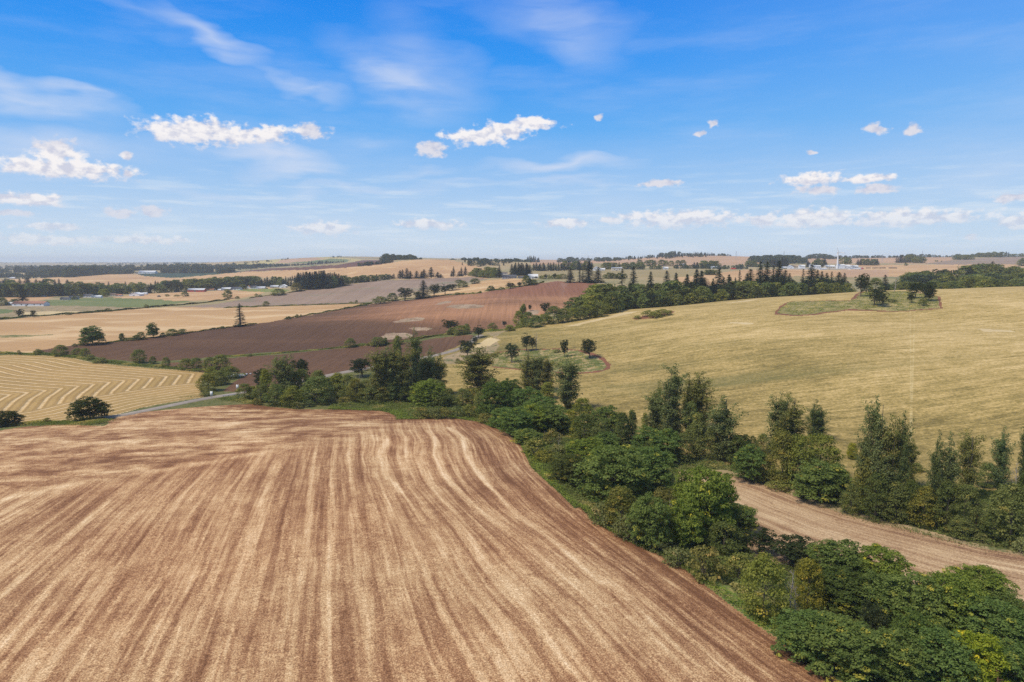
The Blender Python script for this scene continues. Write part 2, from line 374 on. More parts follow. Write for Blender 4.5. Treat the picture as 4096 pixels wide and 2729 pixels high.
def m_hillcrop():
    m, t = mat_new('ripening_grass_crop'); P = t.pos(); px, py, pz = t.xyz(P)
    Q = t.mapping(P, rot=(0, 0, math.radians(12)), scale=(.45, 1, 1))
    n1 = t.noise(Q, .017, 5, .62, .8)
    n2 = t.noise(t.mapping(P, rot=(0, 0, math.radians(-28)), scale=(.5, 1, 1)), .16, 4, .7, .4)
    n3 = t.math('MULTIPLY_ADD', t.noise(t.mapping(P, rot=(0, 0, math.radians(4)), scale=(.03, .55, .01)), 1, 3, .7), .45, t.math('MULTIPLY', t.noise(P, .7, 3, .78), .55))
    n4 = t.noise(t.mapping(P, rot=(0, 0, math.radians(6)), scale=(.35, 1, 1)), .0085, 4, .6, .4)
    f = t.math('ADD', t.math('ADD', t.math('MULTIPLY', n1, .26), t.math('MULTIPLY', n2, .26)), t.math('MULTIPLY', n3, .58))
    f = t.math('ADD', f, t.mr(pz, 0, 30, -.05, .03))
    col = t.ramp(f, [(.42, (.17, .13, .045)), (.50, (.30, .222, .076)), (.56, (.435, .312, .116)), (.67, (.64, .47, .222))])
    grn = t.math('MULTIPLY', t.mr(n4, .49, .64), t.mr(pz, 22, 4, .2, .85))
    col = t.mix(grn, col, t.mix(n3, (.07, .088, .028), (.20, .18, .07)))
    # a pair of pale wheel tracks running down the slope
    tr = None
    for x0, y0, x1, y1 in TRAM:
        L = math.hypot(x1 - x0, y1 - y0); nx, ny = (y1 - y0) / L, -(x1 - x0) / L
        dd = t.math('ABSOLUTE', t.math('ADD', t.math('MULTIPLY', px, nx), t.math('MULTIPLY_ADD', py, ny, -(x0 * nx + y0 * ny))))
        q = t.mr(dd, .12, .4, 1, 0); tr = q if tr is None else t.math('MAXIMUM', tr, q)
    tr = t.math('MULTIPLY', tr, t.mr(n2, .35, .65, .0, .5)); col = t.mix(tr, col, (.62, .50, .26))
    g = t.noise(P, 1.2, 3, .8); k = t.mr(g, .25, .75, .68, 1.34, False); col = t.mix(1, col, t.comb(k, k, k), 'MULTIPLY')
    return finish(m, t, col, .95, t.bump(n3, .5, .4), .1)

def m_rowfield2():
    m, t = mat_new('tilled_strip'); P = t.pos(); u = t.attr('u2')
    wob = t.math('MULTIPLY', t.math('SUBTRACT', t.noise(P, .07, 3, .5), .5), 1.5)
    uu = t.math('ADD', u, wob); px, py, pz = t.xyz(P)
    U = t.comb(uu, t.math('MULTIPLY', px, .03), 0)
    s1 = t.noise(U, .42, 3, .6); s2 = t.noise(U, 2.2, 3, .65)
    f = t.math('ADD', t.math('ADD', t.math('MULTIPLY', s1, .50), t.math('MULTIPLY', s2, .34)), t.math('MULTIPLY', t.noise(P, .10, 4, .6), .22))
    g = t.noise(P, 3.0, 3, .75); f = t.math('ADD', f, t.math('MULTIPLY', t.math('SUBTRACT', g, .5), .3))
    f = t.math('SUBTRACT', f, t.mr(u, 7, 1, 0, .06))
    col = t.ramp(f, [(.38, (.19, .10, .062)), (.47, (.35, .215, .12)), (.57, (.50, .345, .20)), (.72, (.70, .53, .33))])
    k = t.mr(g, .25, .75, .72, 1.28, False); col = t.mix(1, col, t.comb(k, k, k), 'MULTIPLY')
    return finish(m, t, col, .95, t.bump(g, .6, .15), .1)

def m_green(name, a, b, c, scale=.12, cth=(.5, .62)):
    m, t = mat_new(name); P = t.pos()
    n1 = t.noise(P, scale, 5, .65, .4); n2 = t.noise(P, scale * 3.1, 4, .65); g = t.noise(P, 2.2, 3, .8)
    col = t.mix(t.mr(n1, .35, .65), a, b); col = t.mix(t.mr(n2, *cth), col, c)
    k = t.mr(g, .25, .75, .55, 1.45, False); col = t.mix(1, col, t.comb(k, k, k), 'MULTIPLY')
    return finish(m, t, col, .95, t.bump(g, .7, .3), .1)

TAN, TAN2, TAN3 = (.60, .38, .19), (.49, .29, .14), (.64, .43, .22)
PINK, PINK2 = (.52, .325, .19), (.45, .28, .16)
def two(conv1, a, conv2, b): return [conv1(*p) for p in a] + [conv2(*p) for p in b]
def P_(conv, *pts): return [conv(*p) for p in pts]
V_ = lambda *pts: [Vw(*p) for p in pts]

FG = P_(N1, (-420,628),(-180,606),(0,645),(120,652),(260,682),(380,700),(640,725),(1100,728),(1300,738),(1400,752),(1440,770),(1467,790),(1465,810),(1600,808),(1950,798),(2150,825)) + \
     P_(N2, (130,850),(230,890),(300,925),(345,960),(400,1050),(460,1180),(560,1280),(690,1390),(830,1530)) + \
     P_(N4, (180,500),(270,590),(400,670),(530,740),(700,810),(830,890),(960,990),(1080,1080),(1260,1220),(1400,1310),(1500,1400),(1676,1500)) + \
     [(3420,2760),(3700,3000),(-2500,3000),(-2500,1700),(-600,1745)] + P_(Z1, (-600,1620)) + [(0,1722),(110,1706),(230,1700),(420,1704),(440,1693),(425,1683),(445,1677)]
STRAWF = P_(Z1, (-900,975),(0,985),(250,985),(400,990),(560,1003),(650,1018),(800,1052),(950,1066),(1100,1080),(1500,1112),(1720,1130),(1700,1170),(1670,1250),(1705,1335),(1300,1398),(890,1500),(700,1530),(350,1535),(130,1560),(0,1575),(-900,1640))
HILL = V_((1000,818),(1040,800),(1085,782),(1110,765),(1130,762),(1220,744),(1330,725),(1430,705),(1560,690),(1800,660),(1960,650),(2354,640),(3200,630),(3200,1300),(2354,1230),(2000,1110),(1600,1060),(1300,960),(1080,940),(1000,880))
STRIP = V_((1560,1080),(1640,1087),(1690,1095),(1770,1118),(1850,1150),(1950,1185),(2050,1210),(2150,1235),(2260,1262),(2354,1277),(2900,1400),(2900,1800),(2500,1500),(2354,1405),(2300,1370),(2200,1360),(2000,1330),(1850,1310),(1740,1290),(1690,1220),(1600,1200),(1560,1130))

REG = []   # name, material, polygon, nearest and farthest distance
def reg(name, mat, poly, d0=50, d1=20000, kind='structure'): REG.append((name, mat, np.array(poly), d0, d1))
gtan = m_field('dry_crop', TAN, TAN2, TAN3, .006, (1, 1), 0, .25, bump=.16)
gtan_n = m_field('ripe_crop', (.57, .355, .165), (.50, .30, .135), (.68, .47, .25), .008, (.4, 1), -8, .8, bump=.22, rows=(5, .12, 80), cth=(.5, .62))
gpink = m_field('bare_stubble', PINK, PINK2, None, .004, (1, 1), 0, .2, bump=.12)
ggrey = m_field('fallow_field', (.36, .255, .18), (.30, .205, .145), (.235, .215, .125), .010, (.5, 1), -30, .35, bump=.2, rows=(9, .25, 60))
golive = m_field('olive_crop', (.36, .27, .125), (.30, .24, .11), (.42, .31, .16), .005, (1, 1), 0, .2, bump=.14)
ggreen = m_field('green_crop', (.135, .17, .055), (.19, .21, .075), (.33, .27, .12), .006, (.4, 1), 0, .3, bump=.2, cth=(.55, .7))
gbrown = m_field('far_soil', (.17, .085, .06), (.14, .07, .05), None, .004, (1, 1), 0, .2, bump=.12)
gorch = m_field('orchard_rows', (.045, .085, .045), (.035, .065, .035), None, .02, (1, 1), 0, .2, rows=(9, .7, 25), bump=.2)
gyard = m_field('gravel_yard', (.42, .36, .29), (.36, .30, .24), None, .03, (1, 1), 0, .5, bump=.2)
gyel = m_field('yellow_crop', (.52, .42, .17), (.45, .36, .15), None, .004, (1, 1), 0, .2, bump=.12)
gpatch = m_field('pale_bare_patch', (.43, .31, .20), (.30, .195, .12), (.17, .16, .07), .10, (1, 1), 0, .6, bump=.45, cth=(.55, .68))
gpale = m_field('pale_cut_crop', (.62, .48, .26), (.56, .42, .215), None, .06, (1, 1), 0, .8, bump=.15)
gred = m_field('red_soil', (.25, .105, .055), (.20, .085, .048), None, .1, (1, 1), 0, 1, bump=.3)
gverge = m_field('dry_verge', (.42, .30, .17), (.30, .23, .12), (.12, .14, .05), .08, (1, 1), 0, 1, bump=.35)
grass1 = m_green('rough_green_grass', (.13, .15, .05), (.22, .21, .08), (.42, .31, .15), .06, (.46, .60))
grass2 = m_green('weedy_grass', (.24, .21, .08), (.42, .33, .15), (.14, .15, .05), .08, (.5, .62))
grass0 = m_green('wild_ground', (.13, .14, .045), (.20, .18, .07), (.09, .105, .03), .15)
base_far = m_field('dry_land', (.44, .32, .17), (.33, .27, .13), (.16, .17, .08), .003, (1, 1), 0, .2, bump=.15)

# far to near
reg('low_hill_field', gtan, P_(Z1,(-400,395),(60,350),(390,340),(700,308),(1000,305),(1150,310),(1250,328),(1500,340),(1700,325),(2141,270),(2141,312),(1700,352),(1300,388),(900,402),(500,382),(60,398),(-400,420)), 1100, 4000)
reg('orchard_field', gorch, P_(Z1,(1130,300),(1290,292),(1640,296),(1900,280),(2080,285),(1700,318),(1500,336),(1400,338),(1200,324)), 1100, 5000)
reg('pale_meadow', golive, P_(Z1,(900,235),(1180,232),(1180,252),(900,258)), 3000, 12000)
reg('mid_hill_field', gtan, P_(Z2,(-300,330),(0,305),(600,268),(1100,243),(1350,212),(1550,190),(1650,182),(1780,180),(1900,190),(2000,215),(2141,250),(2250,290),(2200,345),(1820,342),(1400,352),(1000,335),(600,335),(300,335),(0,345),(-300,350)), 1050, 2500)
reg('brown_band_field', gbrown, P_(Z2,(80,292),(370,258),(640,250),(860,232),(1110,244),(1000,252),(700,272),(400,276)), 1500, 6000)
reg('far_hill_crop', gyel, P_(Z2,(90,222),(370,188),(560,168),(650,160),(900,160),(1100,180),(1180,190),(1180,240),(500,250),(90,235)), 3400, 7000)
reg('far_hill_stubble', gpink, P_(Z2,(410,216),(470,190),(640,160),(840,176),(740,195),(560,212)), 3400, 7000)
reg('far_hill_pasture', ggreen, P_(Z2,(500,216),(740,196),(900,176),(1050,186),(1010,212),(800,222),(560,238)), 3400, 7000)
reg('far_shoulder_field', gbrown, P_(Z2,(870,240),(1060,210),(1200,180),(1300,160),(1420,190),(1400,212),(1110,247)), 1800, 3600)
reg('skyline_field', gpink, P_(Z3,(660,178),(870,174),(1200,184),(1600,170),(2141,140),(2300,130),(2300,240),(2141,262),(1800,240),(1300,215),(680,232)), 1750, 4000)
reg('skyline_hill_field', gpink, P_(Z4,(-80,240),(500,215),(900,225),(1060,250),(1050,290),(1190,292),(1100,325),(900,352),(-80,347)), 1750, 4000)
reg('turbine_hill_field', gpink, P_(Z4,(1430,287),(1600,290),(1660,255),(2195,235),(2195,330),(1500,322)), 1700, 4000)
reg('rounded_hill_field', gpink, P_(Z5,(-40,235),(1300,228),(1300,290),(950,330),(0,322)), 1700, 4000)
reg('grey_hill_field', ggrey, P_(Z5,(930,330),(1300,286),(1750,255),(2300,235),(2300,330),(1850,342),(1400,352)), 1500, 4000)
reg('olive_field', golive, P_(Z3,(640,310),(700,288),(1000,268),(1500,275),(2200,262),(2200,345),(1700,352),(1400,300),(900,335)), 1000, 2200)
reg('olive_field', golive, P_(Z4,(-60,395),(385,402),(372,472),(50,508),(-60,510)), 1000, 1700)
reg('orange_field', gtan, P_(Z4,(340,480),(650,432),(900,405),(1400,402),(2260,402),(2260,500),(1600,500),(1200,480),(1000,540),(600,600),(0,600),(0,500)), 900, 1600)
reg('flat_field', golive, P_(Z4,(1450,488),(2300,498),(2300,545),(1450,560)), 800, 1500)
reg('east_field', gtan, P_(Z5,(-40,345),(2400,338),(2400,372),(1400,400),(1300,560),(700,560),(700,490),(0,500)), 800, 2200)
reg('farm_yard', gyard, P_(Z4,(1400,385),(2195,378),(2195,402),(1400,402)), 1200, 1900)
reg('farm_yard', gyard, P_(Z5,(-10,372),(180,372),(180,402),(-10,402)), 1200, 1900)
reg('brown_stubble_field', gpink, P_(Z5,(-100,405),(495,405),(500,495),(-100,500)), 900, 1700)
reg('farm_lane_field', gtan_n, P_(Z3,(0,445),(150,400),(300,358),(520,345),(640,350),(640,400),(400,440),(250,462),(0,480),(-200,500),(-120,470)), 800, 1500)
reg('fallow_field', ggrey, P_(Z2,(-1100,640),(-900,620),(-480,585),(-100,560),(60,535),(230,505),(500,465),(700,438),(1050,392),(1300,362),(1700,345),(2090,330),(2200,350),(1900,400),(1500,470),(1350,530),(1230,548),(1000,556),(700,570),(400,578),(0,590),(-480,592)), 600, 1700)
reg('dry_pasture', gverge, P_(Z1,(-400,560),(400,565),(800,572),(1100,588),(700,640),(0,692),(-400,720)), 500, 2000)
reg('green_field', ggreen, P_(Z1,(-400,610),(0,598),(110,605),(110,625),(0,640),(-400,650)), 500, 2000)
reg('sandy_field', gpale, P_(Z1,(140,628),(420,618),(690,622),(640,640),(420,655),(200,668)), 500, 2000)
reg('green_field', ggreen, P_(Z1,(320,532),(700,508),(1100,496),(1350,518),(1600,535),(1420,560),(1100,586),(700,574),(360,568)), 500, 2200)
reg('valley_crop', gtan, P_(Z1,(20,505),(250,493),(470,493),(330,530),(60,532)), 800, 2500)
reg('valley_crop', gtan, P_(Z1,(940,505),(1200,470),(1560,455),(2050,438),(2250,420),(2141+180,430),(2141,485),(1900,525),(1450,533),(1350,520)), 700, 2500)
reg('bright_pasture', m_field('bright_pasture', (.24, .26, .07), (.20, .22, .06), None, .01, fine=.3, bump=.15), P_(Z2,(60,440),(250,430),(420,428),(560,440),(480,462),(200,452)), 700, 2500)
reg('golden_field', gtan_n, P_(Z1,(-900,965),(0,965),(280,965),(400,948),(600,912),(720,900),(1000,870),(1300,835),(1570,802),(1900,756),(2141,727)) + P_(Z2,(500,690),(870,627),(1130,577),(1225,550),(850,562),(400,577),(0,588)) + P_(Z1,(1500,583),(1300,588),(1100,600),(600,640),(200,675),(0,695),(-900,770)), 300, 1400)
reg('dark_soil_field', None, P_(Z1,(280,955),(400,935),(600,900),(720,893),(1000,866),(1300,832),(1570,798),(1900,752),(2141,723)) + P_(Z2,(500,686),(870,622),(1130,574),(1220,555),(1370,538),(1560,520),(1700,498),(1850,483),(2141,462)) + P_(Z3,(300,455),(640,405),(780,380),(900,366),(1190,380),(1300,400),(1300,470),(1050,560),(800,640),(560,700),(560,745),(300,785),(150,800),(0,812)) + P_(Z2,(1850,805),(1640,848),(1400,880),(1100,905),(900,925),(500,955),(250,970),(0,987)) + P_(Z1,(1700,1008),(1300,1040),(1100,1036),(900,1020),(760,990),(560,975),(400,965)), 300, 1000)
reg('lower_soil_field', None, P_(Z1,(1300,1062),(1450,1045),(1750,1025)) + P_(Z2,(25,1010),(500,975),(1080,915),(1500,880),(2000,815),(2070,818),(2060,850),(1990,915),(1780,978),(1500,1100),(1080,1112),(840,1160),(640,1220),(420,1330),(60,1290)) + P_(Z1,(1860,1290),(1960,1210),(2080,1142),(1900,1120),(1700,1125),(1500,1108),(1380,1085)), 270, 700)
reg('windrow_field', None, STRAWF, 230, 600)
reg('hill_crop_field', None, HILL, 205, 700)
reg('dry_verge', gverge, P_(Z3,(-60,1000),(60,960),(200,920),(400,860),(420,850),(300,800),(420,780),(560,765),(420,800),(360,840),(420,900),(350,975),(250,1010),(60,1060),(-60,1050)), 250, 560)
reg('pale_cut_strip', gpale, P_(Z3,(200,920),(240,890),(300,850),(340,835),(420,855),(330,905),(260,920)), 300, 560)
reg('pale_cut_strip', gpale, P_(Z3,(950,745),(1200,690),(1450,630),(1600,612),(1500,640),(1250,695),(1060,738)), 300, 600)
reg('pale_cut_strip', gpale, P_(Z4,(620,828),(900,788),(1060,775),(900,802),(720,826)), 300, 640)
reg('pale_cut_strip', gpale, P_(Z4,(665,1078),(710,1060),(1015,1078),(930,1094)), 300, 640)
reg('pale_cut_strip', gpale, P_(Z5,(1605,1152),(1650,1148),(2040,1170),(2090,1188),(1700,1180)), 300, 640)
reg('soil_rim', gred, P_(Z3,(340,985),(420,955),(600,935),(880,930),(1080,938),(1200,965),(1290,1005),(1345,1060),(1335,1095),(1250,1125),(1050,1145),(800,1130),(560,1110),(360,1085)), 230, 500)
reg('grass_island', grass1, P_(Z3,(340,990),(430,962),(600,942),(880,938),(1070,946),(1150,975),(1230,1000),(1290,1040),(1305,1075),(1280,1105),(1180,1120),(1060,1130),(800,1120),(560,1100),(360,1075)), 230, 500)
reg('soil_rim', gred, P_(Z4,(1240,970),(1260,930),(1330,850),(1420,815),(1480,800),(2195,790)) + P_(Z5,(60,740),(85,710),(120,690),(300,675),(750,672),(1050,715),(1140,740),(1170,890),(1050,905),(700,930),(200,925),(0,915)) + P_(Z4,(1950,945),(1780,970),(1500,985)), 300, 640)
reg('grass_island', grass2, P_(Z4,(1290,955),(1300,900),(1420,820),(1500,800),(2195,798)) + P_(Z5,(0,790),(100,760),(130,700),(300,680),(750,676),(1050,720),(1110,745),(1135,885),(1000,895),(700,922),(200,912),(0,898)) + P_(Z4,(1950,930),(1780,955),(1500,972)), 300, 640)
reg('soil_rim', gred, P_(Z3,(1520,680),(1640,650),(1800,610),(1880,620),(1840,645),(1720,670),(1560,690)), 300, 640)
reg('bare_patch', gpatch, P_(Z2,(1305,828),(1345,806),(1400,798),(1500,800),(1570,815),(1560,835),(1480,852),(1350,852)), 300, 1000)
reg('bare_patch', gpatch, P_(Z2,(1535,765),(1580,752),(1680,752),(1740,762),(1690,776),(1580,780)), 300, 1000)
reg('bare_patch', gpatch, P_(Z2,(1400,706),(1480,684),(1600,668),(1670,678),(1650,696),(1520,708),(1430,714)), 300, 1000)
reg('bare_patch', gpatch, P_(Z2,(1840,585),(1900,565),(2000,558),(2100,560),(2170,575),(2130,590),(1950,596)), 300, 1000)
reg('bare_patch', gpatch, P_(Z2,(1755,563),(1800,545),(1850,530),(1895,530),(1880,545),(1800,560)), 300, 1000)
reg('bare_patch', gpatch, P_(Z3,(640,615),(700,605),(750,612),(735,640),(650,650)), 300, 1000)
reg('green_strip', grass1, P_(Z1,(0,818),(440,812),(430,820),(200,830),(0,845)), 300, 1400)
reg('grass_verge', m_green('lush_verge', (.14, .21, .045), (.20, .24, .07), (.36, .30, .12), .12, (.5, .62)), P_(N4,(905,935),(1000,945),(1100,985),(1190,1090),(1260,1170),(1340,1215),(1400,1290),(1440,1360),(1400,1330),(1260,1232),(1080,1095),(950,1005)), 60, 200)
reg('grass_verge', 'V', P_(N5,(380,1500),(560,1480),(800,1470),(1000,1580),(1050,1700),(820,1700),(600,1560)), 60, 200)
reg('dry_verge', gverge, V_((1600,1078),(1700,1085),(1780,1108),(1860,1142),(1960,1177),(2060,1202),(2160,1228),(2270,1256),(2354,1270),(2500,1300),(2500,1330),(2300,1290),(1700,1130),(1600,1092)), 70, 205)
reg('tilled_strip_field', None, STRIP, 70, 205)
reg('foreground_field', None, FG, 40, 300)

# wheel tracks on the hill: two world lines through the photo's pair
TRAM = []
for xa, ya, xb, yb in ((820, 960, 815, 1200), (765, 960, 770, 1200)):
    a_ = hit(*Z5(xa, ya)); b_ = hit(*Z5(xb, yb)); TRAM.append((*a_, *b_))
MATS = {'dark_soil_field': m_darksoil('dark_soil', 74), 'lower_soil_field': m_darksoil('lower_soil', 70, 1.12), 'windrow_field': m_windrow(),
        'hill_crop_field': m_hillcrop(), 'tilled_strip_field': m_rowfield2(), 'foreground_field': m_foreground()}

# grid around the camera's ground point, finer where the land is close
az = np.radians(np.concatenate([np.arange(-180, -46, 6.0), np.arange(-44, 44.01, .088), np.arange(48, 180, 6.0)]))
rr = [4.0]
while rr[-1] < 15000:
    q = rr[-1]; rr.append(q * (1.25 if q < 45 else 1.006 if q < 150 else 1.0042 if q < 1100 else 1.0085))
rr = np.array(rr)
na, nr = len(az), len(rr)
Rg, Ag = np.meshgrid(rr, az, indexing='ij')
GX = (Rg * np.sin(Ag)); GY = (Rg * np.cos(Ag)); GZ = H(GX, GY)
def project(x, y, z):
    dzv = z - CAMZ; dep = y * CP - dzv * SP; upv = y * SP + dzv * CP
    dep = np.where(dep < 1, 1, dep)
    return 2048 + x / dep * F, 1364.5 - upv / dep * F, np.where(y * CP - dzv * SP < 1, False, True)
cx_ = np.concatenate([GX, GX[:, :1]], 1); cy_ = np.concatenate([GY, GY[:, :1]], 1); cz_ = np.concatenate([GZ, GZ[:, :1]], 1)
mid = lambda a: .25 * (a[:-1, :-1] + a[1:, :-1] + a[:-1, 1:] + a[1:, 1:])
fx, fy, fz = mid(cx_), mid(cy_), mid(cz_)
sx, sy, okp = project(fx, fy, fz)
fr = np.hypot(fx, fy)
def inside(poly, x, y):
    c = np.zeros(x.shape, bool); n = len(poly); j = n - 1
    for i in range(n):
        xi, yi = poly[i]; xj, yj = poly[j]
        if yi != yj: c ^= ((yi > y) != (yj > y)) & (x < (xj - xi) * (y - yi) / (yj - yi) + xi)
        j = i
    return c
# boundaries wander a little, as ploughed edges do
wobx = 2.2 * np.sin(fx * .35 + fy * .11) + 1.5 * np.sin(fx * .13 - fy * .31); woby = .8 * np.sin(fx * .23 + 1) + .6 * np.sin(fy * .4)
RID = np.full(fx.shape, -1, int)
for i, (nm, mt, poly, d0, d1) in enumerate(REG):
    lo, hi = poly.min(0) - 4, poly.max(0) + 4
    cand = okp & (sx > lo[0]) & (sx < hi[0]) & (sy > lo[1]) & (sy < hi[1]) & (fr > d0) & (fr < d1)
    idx = np.nonzero(cand); ins = inside(poly, sx[idx] + wobx[idx], sy[idx] + woby[idx])
    RID[idx[0][ins], idx[1][ins]] = i
def region_at(x, y):
    x = np.asarray(x); y = np.asarray(y)
    r = np.hypot(x, y); a = np.arctan2(x, y)
    ir = np.clip(np.searchsorted(rr, r) - 1, 0, nr - 2); ia = np.clip(np.searchsorted(az, a) - 1, 0, na - 2)
    return RID[ir, ia]
RNAME = [r[0] for r in REG]

def pl_dist(P, X, Y):
    """distance of points to a polyline"""
    best = np.full(X.shape, 1e9)
    for (x0, y0), (x1, y1) in zip(P[:-1], P[1:]):
        ax, ay = x1 - x0, y1 - y0; L = ax * ax + ay * ay + 1e-9
        tt = np.clip(((X - x0) * ax + (Y - y0) * ay) / L, 0, 1)
        best = np.minimum(best, np.hypot(X - x0 - tt * ax, Y - y0 - tt * ay))
    return best
# drill-row coordinate of the foreground field from lines followed in the photo
ROWL = [(lambda x, y: Vw(x, y), [(1195,1018),(1230,1063),(1290,1118),(1400,1228),(1600,1373),(1850,1538)]),
        (N7, [(1150,90),(1240,150),(1250,240),(1290,310),(1400,440),(1540,600),(1700,690),(2034,990)]),
        (N7, [(1030,105),(1070,150),(1065,250),(1110,350),(1230,480),(1400,620),(1600,770),(1850,970),(2034,1120)]),
        (N7, [(930,105),(975,160),(950,250),(1000,340),(1080,470),(1150,560),(1270,720),(1380,880),(1480,1000),(1620,1160),(1850,1500)]),
        (N7, [(790,160),(750,250),(790,370),(870,470),(960,590),(1050,720),(1180,1000),(1330,1200),(1480,1400),(1590,1568)]),
        (N7, [(680,210),(740,420),(800,640),(870,960),(930,1220),(1000,1500)]),
        (N7, [(600,210),(585,330),(600,500),(620,700),(640,950),(700,1250),(750,1560)]),
        (N7, [(430,260),(415,500),(400,800),(385,1100),(360,1560)]),
        (N6, [(1330,260),(1250,430),(1180,600),(1080,900),(1010,1100),(950,1320)]),
        (N6, [(1000,300),(860,450),(740,640),(600,850),(420,1100),(260,1320)]),
        (N6, [(800,370),(550,600),(350,830),(150,1060),(-60,1300)]),
        (N6, [(480,390),(200,610),(0,760),(-300,980)]), (N6, [(250,410),(0,540),(-400,740)])]
RP, RU = [], []
for cv_, pts in ROWL:
    h = hits(cv_, pts, 60); o_ = np.argsort(h[:, 1]); x120 = float(np.interp(118, h[o_, 1], h[o_, 0]))
    for q in h: RP.append(q); RU.append(x120)
RP = np.array(RP) / 50.0; RU = np.array(RU)
n = len(RP); A = np.zeros((n + 3, n + 3)); ph = lambda a, b: (lambda r2: .5 * r2 * np.log(r2 + 1e-6))((a[:, None, 0] - b[None, :, 0]) ** 2 + (a[:, None, 1] - b[None, :, 1]) ** 2)
A[:n, :n] = ph(RP, RP) + np.eye(n) * .12; A[:n, n] = 1; A[:n, n + 1:] = RP; A[n:, :n] = A[:n, n:].T
UW = np.linalg.solve(A, np.concatenate([RU, [0, 0, 0]]))
def ufield(x, y):
    q = np.stack([x, y], 1) / 50.0; out = np.empty(len(q))
    for i in range(0, len(q), 50000):
        c = q[i:i + 50000]; out[i:i + 50000] = ph(c, RP) @ UW[:-3] + UW[-3] + c @ UW[-2:]
    return out
edgeline = hits(lambda x, y: (x, y), FG[:37], 25)

ids = np.arange(nr * na).reshape(nr, na); idc = np.concatenate([ids, ids[:, :1]], 1)
quads = np.stack([idc[:-1, :-1], idc[1:, :-1], idc[1:, 1:], idc[:-1, 1:]], -1)
allv = np.stack([GX.ravel(), GY.ravel(), GZ.ravel()], 1)
def surf(name, mask, mat, attrs=None, kind='structure'):
    q = quads[mask]
    if len(q) == 0: return None
    uq, inv = np.unique(q.ravel(), return_inverse=True); v = allv[uq]
    va = attrs(v) if attrs else None
    o = mesh_np(name, v, inv.reshape(-1, 4), mat, smooth=True, vattr=va)
    return tag(o, kind=kind)
CROSS_P = np.array([N6(-900, 620), N6(0, 440), N6(480, 385), N6(800, 330), N6(1000, 285), N6(1340, 232), N6(1480, 205), N6(1600, 185), N6(1750, 150), N6(1900, 95), N6(1500, -40), N6(-900, -40)])
def att_fg(v):
    s_x, s_y, _ = project(v[:, 0], v[:, 1], v[:, 2])
    ys = np.interp(s_x, CROSS_P[:10, 0], CROSS_P[:10, 1])
    band = 1 / (1 + np.exp(np.clip((s_y - ys) / 14.0, -30, 30))); band[s_x > N6(1900, 95)[0]] = 0
    e = pl_dist(edgeline, v[:, 0], v[:, 1])
    lift = np.zeros(len(v))
    for cv_, pts, w, a in ((N6, [(0, 470), (400, 385), (800, 325), (1000, 290), (1340, 228)], 2.2, .6), (N7, ROWL[1][1], 1.0, .8), (N7, ROWL[2][1], .9, .55), (N7, ROWL[3][1], .9, .6),
                           (N7, [(790, 160), (750, 250), (790, 370), (880, 470)], 1.1, .9), (N6, [(1700, 150), (1900, 230), (2000, 300)], 1.4, .4), (N7, [(1400, 900), (1620, 1160), (1850, 1500)], 1.0, .4)):
        h = hits(cv_, pts, 40); dd = pl_dist(h, v[:, 0], v[:, 1]); lift = np.maximum(lift, a * np.exp(-(dd / w) ** 2))
    return {'u': ufield(v[:, 0], v[:, 1]), 'band': band, 'edge': e, 'lift': lift}
topl = hits(Z1, [(-300, 985), (0, 985), (250, 985), (560, 1003), (800, 1052), (1100, 1080), (1500, 1112), (1720, 1130)])
endl = hits(Z1, [(1720, 1130), (1700, 1170), (1660, 1250), (1700, 1335)]); roadl = hits(Z1, [(1700, 1335), (1300, 1398), (890, 1500), (300, 1600), (-400, 1720)])
def att_straw(v):
    x, y = v[:, 0], v[:, 1]
    d1, d2, d3 = pl_dist(topl, x, y), pl_dist(endl, x, y), pl_dist(roadl, x, y)
    # passes along the near side stay parallel to the road; the rest wraps round the far side and the end
    return {'s': np.where(d3 < 46, d3, np.minimum(d1 * 1.0, d2))}
lowl = hits(Vw, [(1640, 1087), (1690, 1095), (1770, 1118), (1850, 1150), (1950, 1185), (2050, 1210), (2150, 1235), (2260, 1262), (2354, 1277), (2500, 1310)])
AT = {'foreground_field': att_fg, 'windrow_field': att_straw, 'tilled_strip_field': lambda v: {'u2': pl_dist(lowl, v[:, 0], v[:, 1])}}
groups = {}
for i, (nm, mt, *_r) in enumerate(REG):
    if mt == 'V': mt = REG[i - 1][1]
    groups.setdefault((nm, i), mt or MATS[nm])
# bare ground between the fields: green and wild along the creek, dry land farther off
near = (fr < 560)
surf('ground', (RID < 0) & near, grass0); surf('terrain', (RID < 0) & ~near, base_far)
for (nm, i), mt in groups.items(): surf(nm, RID == i, mt, AT.get(nm))
c0 = mesh_np('ground', [(0, 0, float(GZ[0].mean()))] + [tuple(p) for p in allv[:na]], [(0, 1 + (k + 1) % na, 1 + k) for k in range(na)], grass0); tag(c0, kind='structure')

